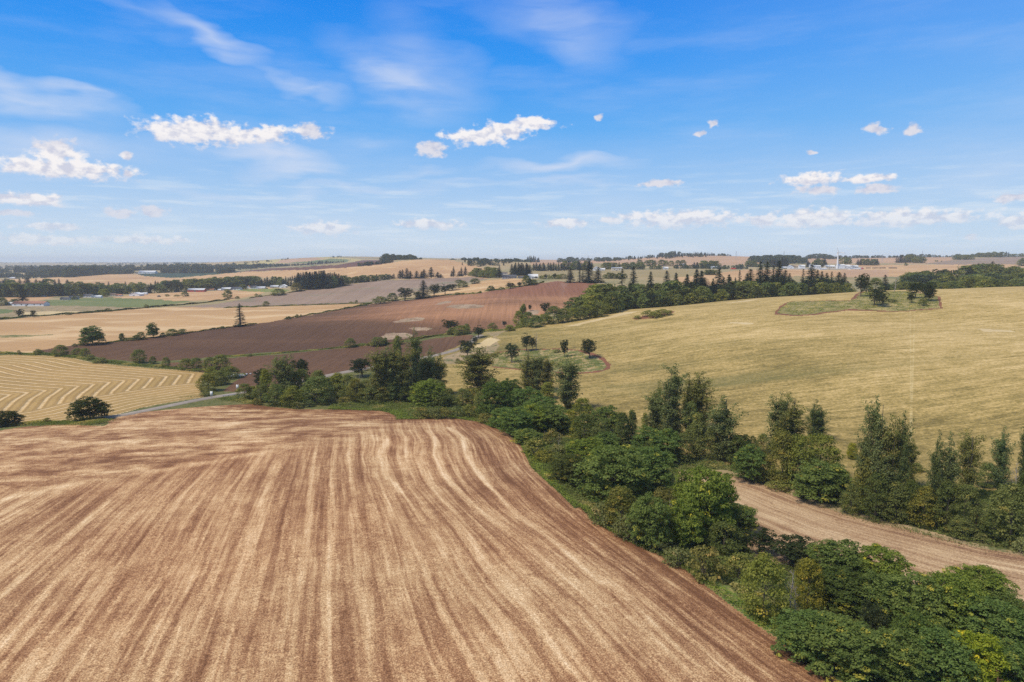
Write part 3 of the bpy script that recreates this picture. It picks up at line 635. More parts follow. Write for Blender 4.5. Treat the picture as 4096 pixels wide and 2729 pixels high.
# road: a slightly raised, cambered ribbon
def ribbon(name, line, width, mat, lift=.08):
    P = np.array(line); seg = np.r_[0, np.cumsum(np.hypot(*np.diff(P, axis=0).T))]; s = np.arange(0, seg[-1], 3.0)
    xs, ys = np.interp(s, seg, P[:, 0]), np.interp(s, seg, P[:, 1])
    k = np.ones(9) / 9
    for _ in range(2): xs[4:-4] = np.convolve(xs, k, 'valid'); ys[4:-4] = np.convolve(ys, k, 'valid')
    tx, ty = np.gradient(xs), np.gradient(ys); L = np.hypot(tx, ty); nx, ny = -ty / L, tx / L
    offs = [(-.5, -.35), (-.42, 0), (0, .05), (.42, 0), (.5, -.35)]; V = []
    for a, dz_ in offs:
        X, Y = xs + nx * a * width, ys + ny * a * width; V.append(np.stack([X, Y, H(X, Y) + lift + dz_], 1))
    V = np.stack(V, 1); m = len(s); idr = np.arange(m * 5).reshape(m, 5)
    q = np.stack([idr[:-1, :-1], idr[:-1, 1:], idr[1:, 1:], idr[1:, :-1]], -1).reshape(-1, 4)
    return tag(mesh_np(name, V.reshape(-1, 3), q, mat, smooth=True), kind='structure')
asph = m_field('worn_asphalt', (.34, .285, .235), (.30, .25, .205), (.40, .34, .28), .05, (1, 1), 0, 2, bump=.1)
rl = hits(Z1, [(870, 1512), (1080, 1478), (1300, 1435), (1500, 1393), (1700, 1348), (1880, 1318), (2010, 1305)])
r2 = hits(Z2, [(840, 1160), (960, 1135), (1070, 1112)]); r3 = hits(Z3, [(0, 962), (60, 940), (110, 925)]); r4 = hits(Z3, [(110, 925), (160, 900), (195, 870), (200, 845), (240, 825), (290, 812)])
ribbon('road', np.concatenate([rl, r2, r3, r4[1:]]), 5.5, asph, .22)
# ------------------------------------------------------------------ plants
def m_leaf(name, dark, light, alt, altamt=.04, trans=.36):
    m, t = mat_new(name)
    r = t.attr('rnd'); c = t.attr('clump')
    oi = t.n.new('ShaderNodeObjectInfo')
    k = t.math('ADD', t.math('MULTIPLY', r, .55), t.math('MULTIPLY', c, .45))
    col = t.mix(k, dark, light)
    col = t.mix(t.mr(c, 1 - altamt * 2, 1 - altamt, 0, .8), col, alt)
    col = t.mix(1, col, oi.outputs['Color'], 'MULTIPLY')
    d = t.n.new('ShaderNodeBsdfDiffuse'); t.put(d.inputs[0], col)
    tr = t.n.new('ShaderNodeBsdfTranslucent'); t.put(tr.inputs[0], t.mix(1, col, (1.25, 1.35, .55), 'MULTIPLY'))
    mx = t.n.new('ShaderNodeMixShader'); mx.inputs[0].default_value = trans
    t.l.new(d.outputs[0], mx.inputs[1]); t.l.new(tr.outputs[0], mx.inputs[2])
    o = t.n.new('ShaderNodeOutputMaterial'); t.l.new(mx.outputs[0], o.inputs[0]); return m
L_MAPLE = m_leaf('maple_leaves', (0.068, 0.109, 0.028), (0.262, 0.310, 0.083), (0.510, 0.436, 0.071), .02)
L_BROAD = m_leaf('broad_leaves', (0.085, 0.109, 0.033), (0.290, 0.298, 0.094), (0.425, 0.344, 0.094), .03)
L_COTT = m_leaf('cottonwood_leaves', (.085, .105, .040), (.285, .310, .120), (.40, .34, .12), .03)
L_OAK = m_leaf('oak_leaves', (.026, .038, .017), (.085, .100, .042), (.12, .11, .04), .03, .15)
L_SHRUB = m_leaf('shrub_leaves', (0.092, 0.112, 0.038), (0.298, 0.291, 0.112), (0.454, 0.357, 0.153), .05)
L_FIR = m_leaf('fir_leaves', (.020, .036, .020), (.066, .088, .048), (.10, .10, .05), .02, .1)
L_BRAMBLE = m_leaf('bramble_leaves', (0.078, 0.109, 0.028), (0.269, 0.298, 0.088), (0.467, 0.383, 0.142), .05)
L_DRYG = m_leaf('tall_grass', (.17, .15, .05), (.36, .30, .13), (.16, .20, .05), .1)
def m_bark(name, a, b):
    m, t = mat_new(name); P = t.n.new('ShaderNodeTexCoord').outputs['Object']
    nz = t.noise(t.mapping(P, scale=(3, 3, .6)), 1.5, 3, .7)
    return finish(m, t, t.mix(t.mr(nz, .3, .7), a, b), .9)
BARK = m_bark('bark', (.085, .065, .048), (.17, .14, .11)); DEADW = m_bark('weathered_wood', (.30, .25, .20), (.42, .37, .31)); REDW = m_bark('rusty_dead_wood', (.22, .10, .05), (.33, .18, .10))

def leafquads(pos, nrm, size, rs, shape=1.0):
    """one small bent leaf-sized face per point"""
    n = len(pos); a = rs.normal(size=(n, 3)); a -= (a * nrm).sum(1, keepdims=True) * nrm
    a /= np.linalg.norm(a, axis=1, keepdims=True) + 1e-9; b = np.cross(nrm, a)
    s = (size * rs.uniform(.65, 1.35, n))[:, None] * .5
    V = np.stack([pos - a * s * shape, pos - b * s * .75 + nrm * s * .1, pos + a * s * shape, pos + b * s * .75 + nrm * s * .1], 1).reshape(-1, 3)
    return V, np.arange(4 * n).reshape(n, 4)
def tube(pts, rad, sides=5):
    P = np.array(pts, float); n = len(P); T = np.gradient(P, axis=0); T /= np.linalg.norm(T, axis=1, keepdims=True) + 1e-9
    ref = np.array([.31, .87, .1]); A_ = np.cross(T, ref); A_ /= np.linalg.norm(A_, axis=1, keepdims=True) + 1e-9; B_ = np.cross(T, A_)
    th = np.arange(sides) / sides * 2 * np.pi; r = np.asarray(rad, float)[:, None, None]
    V = P[:, None] + r * (np.cos(th)[None, :, None] * A_[:, None] + np.sin(th)[None, :, None] * B_[:, None])
    i = np.arange(n * sides).reshape(n, sides); j = np.roll(i, -1, 1)
    return V.reshape(-1, 3), np.stack([i[:-1], j[:-1], j[1:], i[1:]], -1).reshape(-1, 4)
def join(parts):
    V, Fc, o = [], [], 0
    for v, f in parts: V.append(v); Fc.append(f + o); o += len(v)
    return np.concatenate(V), np.concatenate(Fc)
def sph(n, rs):
    v = rs.normal(size=(n, 3)); return v / np.linalg.norm(v, axis=1, keepdims=True)

def crown_np(rs, clumps, leaf, per, up=.35, shape=1.0, rough=.28, inner=True):
    """clumps: (x,y,z,r,flat) ; leaves lie on the shells of the clumps, turned outwards and up"""
    P, N, C = [], [], []
    for (x, y, z, r, fl) in clumps:
        n = max(8, int(per * r * r)); d_ = sph(n, rs)
        d_[:, 2] = np.where(d_[:, 2] < -.3, -d_[:, 2] * .6, d_[:, 2])
        rad = r * (1 + rs.normal(0, rough, n) * .6)
        p = d_ * rad[:, None]; p[:, 2] *= fl
        nn = d_ * .8 + rs.normal(0, .38, (n, 3)); nn[:, 2] += up; nn /= np.linalg.norm(nn, axis=1, keepdims=True)
        P.append(p + (x, y, z)); N.append(nn); C.append(np.full(n, rs.uniform()))
    P, N, C = np.concatenate(P), np.concatenate(N), np.concatenate(C)
    V, Fq = leafquads(P, N, leaf, rs, shape)
    R = np.clip(rs.normal(.5, .22, len(P)), 0, 1)
    return V, Fq, R, C
# every prototype is 1 m wide radius 1 -> described in real metres, scaled on placement. returns dict
PROTO = {}
def proto(kind, crown, trunk, leafm, h, w, barkm=None):
    V, Fq, R, C = crown
    cm = mesh_np('crown', V, Fq, leafm, fattr={'rnd': R, 'clump': C}, link=False)
    tm = mesh_np('trunk', *trunk, barkm or BARK, smooth=True, link=False) if trunk is not None else None
    h = float(np.percentile(V[:, 2], 99.7)); w = float(np.percentile(V[:, 0], 98.5) - np.percentile(V[:, 0], 1.5)) * .98
    PROTO.setdefault(kind, []).append((cm, tm, h, w))
def limbs(rs, h, top, targets, r0, lean=0, nl=8):
    parts = []; k = 7; zz = np.linspace(0, top, k); x = np.cumsum(rs.normal(0, .10 * h / k * .6, k)); y = np.cumsum(rs.normal(0, .06 * h / k, k)); x -= x[0]; y -= y[0]
    parts.append(tube(np.stack([x, y, zz], 1), r0 * (1 - .85 * zz / top) * np.r_[1.35, np.ones(k - 1)], 7))
    for q in targets[:nl]:
        z0 = min(top * .9, max(.12 * h, q[2] * rs.uniform(.35, .7))); bx, by = np.interp(z0, zz, x), np.interp(z0, zz, y)
        mid_ = np.array([(bx + q[0]) * .5 + rs.normal(0, .2), (by + q[1]) * .5 + rs.normal(0, .2), z0 + (q[2] - z0) * .38])
        parts.append(tube([(bx, by, z0), mid_, (q[0], q[1], q[2])], [r0 * .42, r0 * .25, r0 * .07], 5))
    return join(parts)

def make_maple(seed):     # broad crown of leafy rosettes
    rs = np.random.RandomState(seed); h, R = 14.0, 6.5; cl = []; lob = [(0, 0, 8.6, 4.9, 1.0)] + [(R * rs.uniform(.4, .72) * math.cos(a), R * rs.uniform(.4, .72) * math.sin(a), rs.uniform(5.0, 9.0), rs.uniform(2.3, 3.8), .95) for a in rs.uniform(0, .8) + np.arange(6) * 1.05] + [(R * .6 * math.cos(a), R * .6 * math.sin(a), 3.2, 2.8, .9) for a in np.arange(6) * 1.05 + .4]
    for (x, y, z, r, f_) in lob:
        n = int(r * r * 3.8); d_ = sph(n, rs); d_[:, 2] = np.where(d_[:, 2] < -.35, -d_[:, 2], d_[:, 2])
        for q in d_:
            rr_ = r * rs.uniform(.74, 1.14); cl.append((x + q[0] * rr_, y + q[1] * rr_, max(.8, z + q[2] * rr_ * f_), rs.uniform(.5, 1.1), .74))
    cr = crown_np(rs, cl, .46, 46, up=.5, shape=1.1); tg = [(c[0] * .8, c[1] * .8, c[2] * .9) for c in cl[::17]]
    proto('maple', cr, limbs(rs, h, h * .72, tg, .38, nl=9), L_MAPLE, h, 2 * R + 1.2)
def make_broad(seed, slim=1.0):     # rounded, finer foliage
    rs = np.random.RandomState(seed); h, R = 11.0, 4.2 * slim; cl = []
    for i in range(150):
        tt = rs.uniform(.02, 1) ** .9; a = rs.uniform(0, 6.28); prof = R * (math.sin(min(1, tt * 1.12) ** .75 * math.pi * .93) ** .55 if tt < .985 else .2) * rs.uniform(.62, 1.02)
        cl.append((prof * math.cos(a), prof * math.sin(a), .1 + tt * (h - .7), rs.uniform(.55, 1.25), .8))
    cr = crown_np(rs, cl, .38, 44, up=.4); tg = [(c[0] * .8, c[1] * .8, c[2]) for c in cl[::9]]
    proto('broad' if slim > .8 else 'slim', cr, limbs(rs, h, h * .8, tg, .22), L_BROAD, h, 2 * R + 1.0)
def make_cotton(seed):    # tall crown of upswept boughs with gaps between them
    rs = np.random.RandomState(seed); h, R = 26.0, 4.6; cl = []; tgt = []
    stems = [(rs.uniform(-1.3, 1.3), rs.uniform(-1.3, 1.3), q) for q in (1.0, rs.uniform(.82, .97), rs.uniform(.7, .9))]
    for sx_, sy_, sh in stems:
        for b in range(34):
            t0 = rs.uniform(.02, .90); a = rs.uniform(0, 6.28); L = R * (.72 + .42 * math.sin(min(1, t0 + .25) * 2.4)) * rs.uniform(.35, 1.0) * (1 if sh == 1 else .8)
            z0 = t0 * h * sh * .93; tgt.append((sx_ + L * math.cos(a), sy_ + L * math.sin(a), z0 + L * .9))
            for j in range(6):
                f_ = (j + rs.uniform(.2, .9)) / 6; q = L * f_
                cl.append((sx_ * (z0 / h + .3) + q * math.cos(a), sy_ * (z0 / h + .3) + q * math.sin(a), min(h * sh, z0 + q * .85 + rs.uniform(-.3, .5)), rs.uniform(.55, 1.05), 1.15))
        for j in range(9): cl.append((sx_ * 1.2 + rs.normal(0, .35), sy_ * 1.2 + rs.normal(0, .35), h * sh * (.86 + .016 * j), rs.uniform(.4, .8), 1.3))
    cr = crown_np(rs, cl, .42, 30, up=.35); parts = [limbs(rs, h, h * .93, [(c[0] * .8, c[1] * .8, c[2]) for c in tgt[::5]], .42, nl=15)]
    for s_ in stems[1:]: parts.append(tube([(0, 0, h * .12), (s_[0] * .7, s_[1] * .7, h * .4), (s_[0] * 1.2, s_[1] * 1.2, h * s_[2] * .92)], [.3, .2, .05]))
    proto('cotton', cr, join(parts), L_COTT, h, 2 * R)
def make_oak(seed):       # dark, open, lumpy, bare bole
    rs = np.random.RandomState(seed); h, R = 11.0, 5.0; cl = []; bl = [(rs.uniform(-.6, .6) * R, rs.uniform(-.6, .6) * R, rs.uniform(.38, .84) * h, rs.uniform(1.4, 2.4)) for _ in range(17)]
    for (x, y, z, r) in bl:
        for q in sph(int(r * r * 4.6), rs): cl.append((x + q[0] * r, y + q[1] * r, z + q[2] * r * .85, rs.uniform(.45, .8), .8))
    cr = crown_np(rs, cl, .42, 44, up=.4); proto('oak', cr, limbs(rs, h, h * .7, [b[:3] for b in bl], .34, nl=13), L_OAK, h, 2 * R)
def make_fir(seed, dense=1.0, R=3.6, kind='fir'):
    rs = np.random.RandomState(seed); h = 28.0; P, N, C = [], [], []; bare = rs.uniform(.03, .12); z = bare * h
    while z < h * .985:
        tt = z / h; L0 = R * (1 - (tt - bare) / (1 - bare)) ** .68 * (.75 + .25 * rs.uniform()) + .12
        for b in range(int(9 * dense)):
            if rs.uniform() < (.12 if kind == 'fir' else .35): continue
            a = rs.uniform(0, 6.28); L = L0 * rs.uniform(.65, 1.12); m_ = max(3, int(L * 4.2)); s = np.linspace(.12, 1, m_); c = rs.uniform()
            for side in (-1, 0, 1):
                off = side * .28 * s * L * .55; x = s * L * math.cos(a) - off * math.sin(a); y = s * L * math.sin(a) + off * math.cos(a); zz = z + .10 * L * s - .34 * L * s ** 2
                P.append(np.stack([x, y, zz], 1) + rs.normal(0, .05, (m_, 3))); nn = np.tile([math.cos(a) * .35, math.sin(a) * .35, .9], (m_, 1)) + rs.normal(0, .3, (m_, 3)); N.append(nn); C.append(np.full(m_, c))
        z += rs.uniform(.45, .8) * (1.25 - .6 * tt)
    P.append(np.stack([np.zeros(6), np.zeros(6), np.linspace(h * .93, h, 6)], 1)); N.append(np.tile([.7, .3, .3], (6, 1)) + rs.normal(0, .3, (6, 3))); C.append(np.full(6, .5))
    P, N, C = np.concatenate(P), np.concatenate(N), np.concatenate(C); N /= np.linalg.norm(N, axis=1, keepdims=True)
    sz = .62 * (1 - .45 * P[:, 2] / h); V, Fq = leafquads(P, N, sz, rs, 1.15)
    proto(kind, (V, Fq, np.clip(rs.normal(.5, .25, len(P)), 0, 1), C), tube([(0, 0, 0), (.05, 0, h * .5), (0, 0, h * .98)], [.36, .2, .03], 6), L_FIR, h, 2 * R)
def make_shrub(seed, kind='shrub', lm=None, leaf=.28):
    rs = np.random.RandomState(seed); h, R = 3.0, 2.0; cl = []
    for i in range(44):
        a = rs.uniform(0, 6.28); tt = rs.uniform(0, 1); q = R * math.sqrt(max(0, 1 - tt ** 2)) * rs.uniform(.55, 1); cl.append((q * math.cos(a), q * math.sin(a), .25 + tt * (h - .75), rs.uniform(.35, .65), .85))
    cr = crown_np(rs, cl, leaf, 85, up=.35); proto(kind, cr, join([tube([(0, 0, 0), (c[0] * .4, c[1] * .4, c[2] * .5), (c[0] * .8, c[1] * .8, c[2] * .9)], [.09, .06, .02]) for c in cl[::7]]), lm or L_SHRUB, h, 2 * R)
def snag_np(seed, h=10.0, r0=.25, n=16, spread=.28, up=1.3):
    rs = np.random.RandomState(seed); k = 8; zz = np.linspace(0, h, k); x = np.cumsum(rs.normal(0, .12, k)); y = np.cumsum(rs.normal(0, .12, k)); x -= x[0]; y -= y[0]
    parts = [tube(np.stack([x, y, zz], 1), r0 * (1 - .9 * zz / h), 6)]
    for i in range(n):
        z0 = rs.uniform(.22, .92) * h; a = rs.uniform(0, 6.28); L = h * spread * rs.uniform(.4, 1.1) * (1.15 - z0 / h); bx, by = np.interp(z0, zz, x), np.interp(z0, zz, y)
        e = np.array([bx + math.cos(a) * L, by + math.sin(a) * L, z0 + L * up * rs.uniform(.4, 1.2)]); m_ = (np.array([bx, by, z0]) + e) / 2 + rs.normal(0, .12 * L, 3) * (1, 1, .5)
        parts.append(tube([(bx, by, z0), m_, e], [r0 * .35, r0 * .2, .02], 4))
        for j in range(2):
            f2 = rs.uniform(.35, .85); p = m_ * (1 - f2) + e * f2; q = p + rs.normal(0, .35 * L, 3) * (1, 1, .6) + (0, 0, .3 * L); parts.append(tube([p, (p + q) / 2 + rs.normal(0, .05 * L, 3), q], [r0 * .14, r0 * .1, .015], 4))
    return join(parts)
for s_ in range(5): make_maple(100 + s_)
for s_ in range(5): make_broad(120 + s_)
for s_ in range(3): make_broad(140 + s_, .55)
for s_ in range(5): make_cotton(160 + s_)
for s_ in range(5): make_oak(180 + s_)
for s_ in range(5): make_fir(200 + s_, 1.0, 3.2 + .25 * s_)
for s_ in range(2): make_fir(220 + s_, .7, 2.6, 'thinfir')
for s_ in range(4): make_shrub(240 + s_)
SNAGS = [mesh_np('snag', *snag_np(300 + i, 10, .22, 18), DEADW, smooth=True, link=False) for i in range(4)] + \
        [mesh_np('snag', *snag_np(320, 10, .28, 26, .16, .15), REDW, smooth=True, link=False)] + [mesh_np('snag', *snag_np(330, 10, .26, 3, .08, .6), DEADW, smooth=True, link=False)]

_rt = random.Random(5)
def tree(kind, x, y, h, w, name, label, cat='tree', group=None, col=(1, 1, 1), parts=True, z=None, yaw=None):
    cm, tm, ph_, pw = _rt.choice(PROTO[kind]); z = h1(x, y) - .15 if z is None else z
    w *= {'cotton': 1.08, 'broad': 1.22, 'maple': 1.32, 'fir': 1.15}.get(kind, 1.0)
    s = (w / pw, w / pw * _rt.uniform(.88, 1.1), h / ph_); yaw = _rt.uniform(0, 6.28) if yaw is None else yaw
    if parts:
        r = bpy.data.objects.new(name, None); COL.objects.link(r); r.location = (x, y, z); r.rotation_euler = (0, 0, yaw); r.empty_display_size = 1
        for nm, me in (('crown', cm), ('trunk', tm)):
            if me is None: continue
            c = bpy.data.objects.new(nm, me); COL.objects.link(c); c.parent = r; c.scale = s; c.color = (*col, 1)
        tag(r, label, cat, group); return r
    key = (kind, PROTO[kind].index((cm, tm, ph_, pw)))
    if key not in WHOLE: WHOLE[key] = merge_meshes(cm, tm)
    o = bpy.data.objects.new(name, WHOLE[key]); COL.objects.link(o); o.location = (x, y, z); o.rotation_euler = (0, 0, yaw); o.scale = s; o.color = (*col, 1)
    return tag(o, label, cat, group)
WHOLE = {}
def get_np(me):
    v = np.empty(len(me.vertices) * 3, np.float32); me.vertices.foreach_get('co', v); f = np.empty(len(me.loops), np.int32); me.loops.foreach_get('vertex_index', f)
    return v.reshape(-1, 3), f.reshape(-1, 4)
def get_at(me, k):
    a = np.empty(len(me.polygons), np.float32); me.attributes[k].data.foreach_get('value', a); return a
def thin(me, keep, grow, rs):
    """lighter crown for far trees: fewer, larger leaves"""
    V, Fq = get_np(me); m = rs.uniform(size=len(Fq)) < keep; Q = V[Fq[m]]; c = Q.mean(1, keepdims=True); Q = c + (Q - c) * grow
    return Q.reshape(-1, 3), np.arange(4 * m.sum()).reshape(-1, 4), get_at(me, 'rnd')[m], get_at(me, 'clump')[m]
def merge_meshes(cm, tm, keep=.3, grow=1.75):
    rs = np.random.RandomState(9)
    if cm.materials[0] == L_FIR: keep, grow = .55, 1.3
    V, Fq, R, C = thin(cm, keep, grow, rs); v2, f2 = get_np(tm)
    return mesh_np('tree', np.concatenate([V, v2]), np.concatenate([Fq, f2 + len(V)]), None, mats=[cm.materials[0], tm.materials[0]], midx=np.r_[np.zeros(len(Fq)), np.ones(len(f2))],
                   fattr={'rnd': np.r_[R, np.full(len(f2), .5)], 'clump': np.r_[C, np.full(len(f2), .5)]}, link=False)
def snag(i, x, y, h, name, label, cat='dead tree', group=None, w=1.0):
    if y < 260: d_ = math.hypot(x, y); x, y, h = x * (1 - 4.0 / d_), y * (1 - 4.0 / d_), h * 1.04       # at the edge of the thicket
    o = bpy.data.objects.new(name, SNAGS[i]); COL.objects.link(o); o.location = (x, y, h1(x, y) - .2); o.scale = (h / 10 * w * 1.25, h / 10 * w * 1.25, h / 10); o.rotation_euler = (0, 0, _rt.uniform(0, 6.28))
    return tag(o, label, cat, group)
def ztop(py, D, px=2048):
    a, b, c = pdir(px, py); return CAMZ + c / b * D
def place(conv, x, base, top, w, D=None):
    """photo base, top and width of a tree -> where it stands, how tall and wide it is"""
    px, pb = conv(x, base); _, pt = conv(x, top); wpx = conv(x + w, 0)[0] - conv(x, 0)[0]
    if D is None:
        q = hit(px, pb)
        if q is None: return None
        X, Y = q
    else:
        a, b, c = pdir(px, pb); X, Y = a / b * D, D
    dep = Y * CP + (CAMZ - h1(X, Y)) * SP
    return X, Y, max(.8, ztop(pt, Y, px) - h1(X, Y)), wpx / F * dep
# ------------------------------------------------------------------ trees one can point to
G1, GY, GD, GB, GG, OL, PU = (1, 1, 1), (1.25, 1.2, .85), (.72, .78, .72), (.90, 1.0, 1.02), (1.15, 1.12, 1.1), (1.15, 1.0, .8), (.95, .72, .75)
KN = {'m': ('maple', 'maple_tree', 'tree'), 'b': ('broad', 'leafy_tree', 'tree'), 's': ('slim', 'slender_tree', 'tree'), 'c': ('cotton', 'cottonwood_tree', 'tree'),
      'o': ('oak', 'oak_tree', 'tree'), 'f': ('fir', 'fir_tree', 'fir tree'), 't': ('thinfir', 'fir_tree', 'fir tree'), 'h': ('shrub', 'shrub', 'shrub'), 'O': ('maple', 'oak_tree', 'tree'), 'M': ('maple', 'leafy_tree', 'tree')}
def put(conv, rows, group=None, parts=True, D=None):
    for r in rows:
        k, x, base, top, w, col, label = r[:7]; d_ = r[7] if len(r) > 7 else D
        q = place(conv, x, base, top, w, d_)
        if q is None: print('no ground for', label); continue
        kind, name, cat = KN[k]
        tree(kind, q[0], q[1], q[2], q[3], name, label, cat, group, col, parts)
BG = 'trees of the creek belt'
put(N1, [
 ('b',170,642,500,115,G1,'round green tree at the belt end beside the road and white sign'),
 ('b',235,640,520,75,GY,'small yellowish tree right of the tree at the roadside belt end'),
 ('o',330,560,365,140,GD,'dark oak behind the pale slim tree near the road end of the belt'),
 ('s',355,640,378,95,GY,'pale green slim tree in front of the dark oak near the road'),
 ('b',310,660,510,110,G1,'mid green bushy tree under the pale slim tree near the road'),
 ('b',440,690,508,135,GB,'blue-green rounded tree on the field edge below the tall leafy tree'),
 ('c',470,655,270,110,GG,'tall leafy cottonwood with broad top, left half of a pair near the road'),
 ('c',535,655,262,125,G1,'tall leafy cottonwood, right half of a pair next to the dark round oak'),
 ('o',640,520,292,135,GD,'dark round oak top showing beside the tall pair against the brown field'),
 ('b',578,700,520,135,GY,'yellow-green rounded tree in front at the brown field edge'),
 ('b',590,640,395,110,GY,'light green tree with ragged top behind the yellow-green rounded tree'),
 ('b',660,640,375,130,G1,'green tree right of the ragged light green tree below the dark oak'),
 ('b',790,672,440,200,GB,'wide grey-green willow in the middle of the left belt'),
 ('b',800,600,385,110,G1,'green tree top behind the wide grey-green willow'),
 ('b',875,640,450,100,GD,'dark green tree at the right flank of the grey-green willow'),
 ('s',965,618,408,120,GY,'bright green slim tree just below the grey road'),
 ('b',1055,645,420,130,GG,'pale green tree left of the broken white trunk'),
 ('b',1120,665,455,120,OL,'olive green tree in front of the broken white trunk'),
 ('b',1200,655,470,120,G1,'green tree filling the gap before the tall cottonwood stand'),
 ('o',1175,445,285,170,GD,'dark oak beside the road left of the tall cottonwood stand'),
 ('c',1320,660,205,150,OL,'leftmost tall cottonwood of the big stand above the brown lobe'),
 ('c',1390,655,195,130,GG,'second tall cottonwood from the left in the big stand'),
 ('c',1460,650,190,130,OL,'third tall cottonwood of the big stand, olive crown'),
 ('c',1530,645,205,130,(1.2,1.05,.8),'browner tall cottonwood left of the tallest one'),
 ('c',1622,640,52,115,G1,'tallest cottonwood of the big stand, narrow top against the brown field'),
 ('s',1478,450,92,75,GG,'pale slim tree top behind the big cottonwood stand'),
 ('c',1680,620,260,110,GG,'tall cottonwood right of the white standing trunk'),
 ('c',1750,610,190,140,G1,'tall cottonwood with a ragged top near the right end of the stand'),
 ('c',1825,605,255,120,OL,'rightmost cottonwood of the big stand beside the grass field'),
 ('b',1250,672,535,170,G1,'broad green tree under the leftmost tall cottonwood'),
 ('b',1350,668,520,130,OL,'olive tree at the foot of the second tall cottonwood'),
 ('s',1430,665,488,105,GB,'blue-green slender tree in front of the big cottonwood stand'),
 ('b',1530,660,520,120,GD,'dark leafy tree at the foot of the browner cottonwood'),
 ('m',1735,690,470,210,GY,'bright green spreading tree right of the white standing trunk'),
 ('b',1820,640,465,110,GG,'light green tree behind the bright spreading tree'),
 ('b',1835,700,565,175,GD,'dark round tree right of the bright spreading tree'),
 ('b',1915,640,540,85,G1,'small green tree at the edge of the grass field'),
 ('c',2172,565,192,225,OL,'big rounded cottonwood standing alone above the belt near the oak'),
 ('h',1690,800,700,150,OL,'grey-green shrub at the field edge right of the brown lobe'),
 ('h',1780,802,705,130,G1,'green shrub second from the brown lobe along the field edge'),
 ('h',1880,802,700,130,OL,'olive shrub third from the brown lobe along the field edge'),
 ('h',1990,790,690,130,GB,'dull green shrub below the bare twigs on the field edge'),
 ('h',2090,792,670,130,GY,'light green willow shrub near the field edge below the big cottonwood'),
 ('b',2040,700,545,130,G1,'green tree lower left of the big rounded cottonwood'),
 ('b',2130,690,540,120,OL,'pale olive tree below the big rounded cottonwood'),
 ('b',2210,760,560,130,G1,'green tree between the big cottonwood and the dark maple'),
 ('h',2235,842,750,130,OL,'dull shrub at the bend of the field edge'),
 ('h',620,715,650,90,G1,'low green shrub at the field edge beside the yellow-green tree'),
 ('h',275,685,620,90,OL,'low olive shrub at the field edge near the road'),
 ('h',720,700,640,90,GB,'low bluish shrub before the grey-green willow'),
 ('h',1020,680,610,110,OL,'tan-green shrub before the olive tree')], BG)
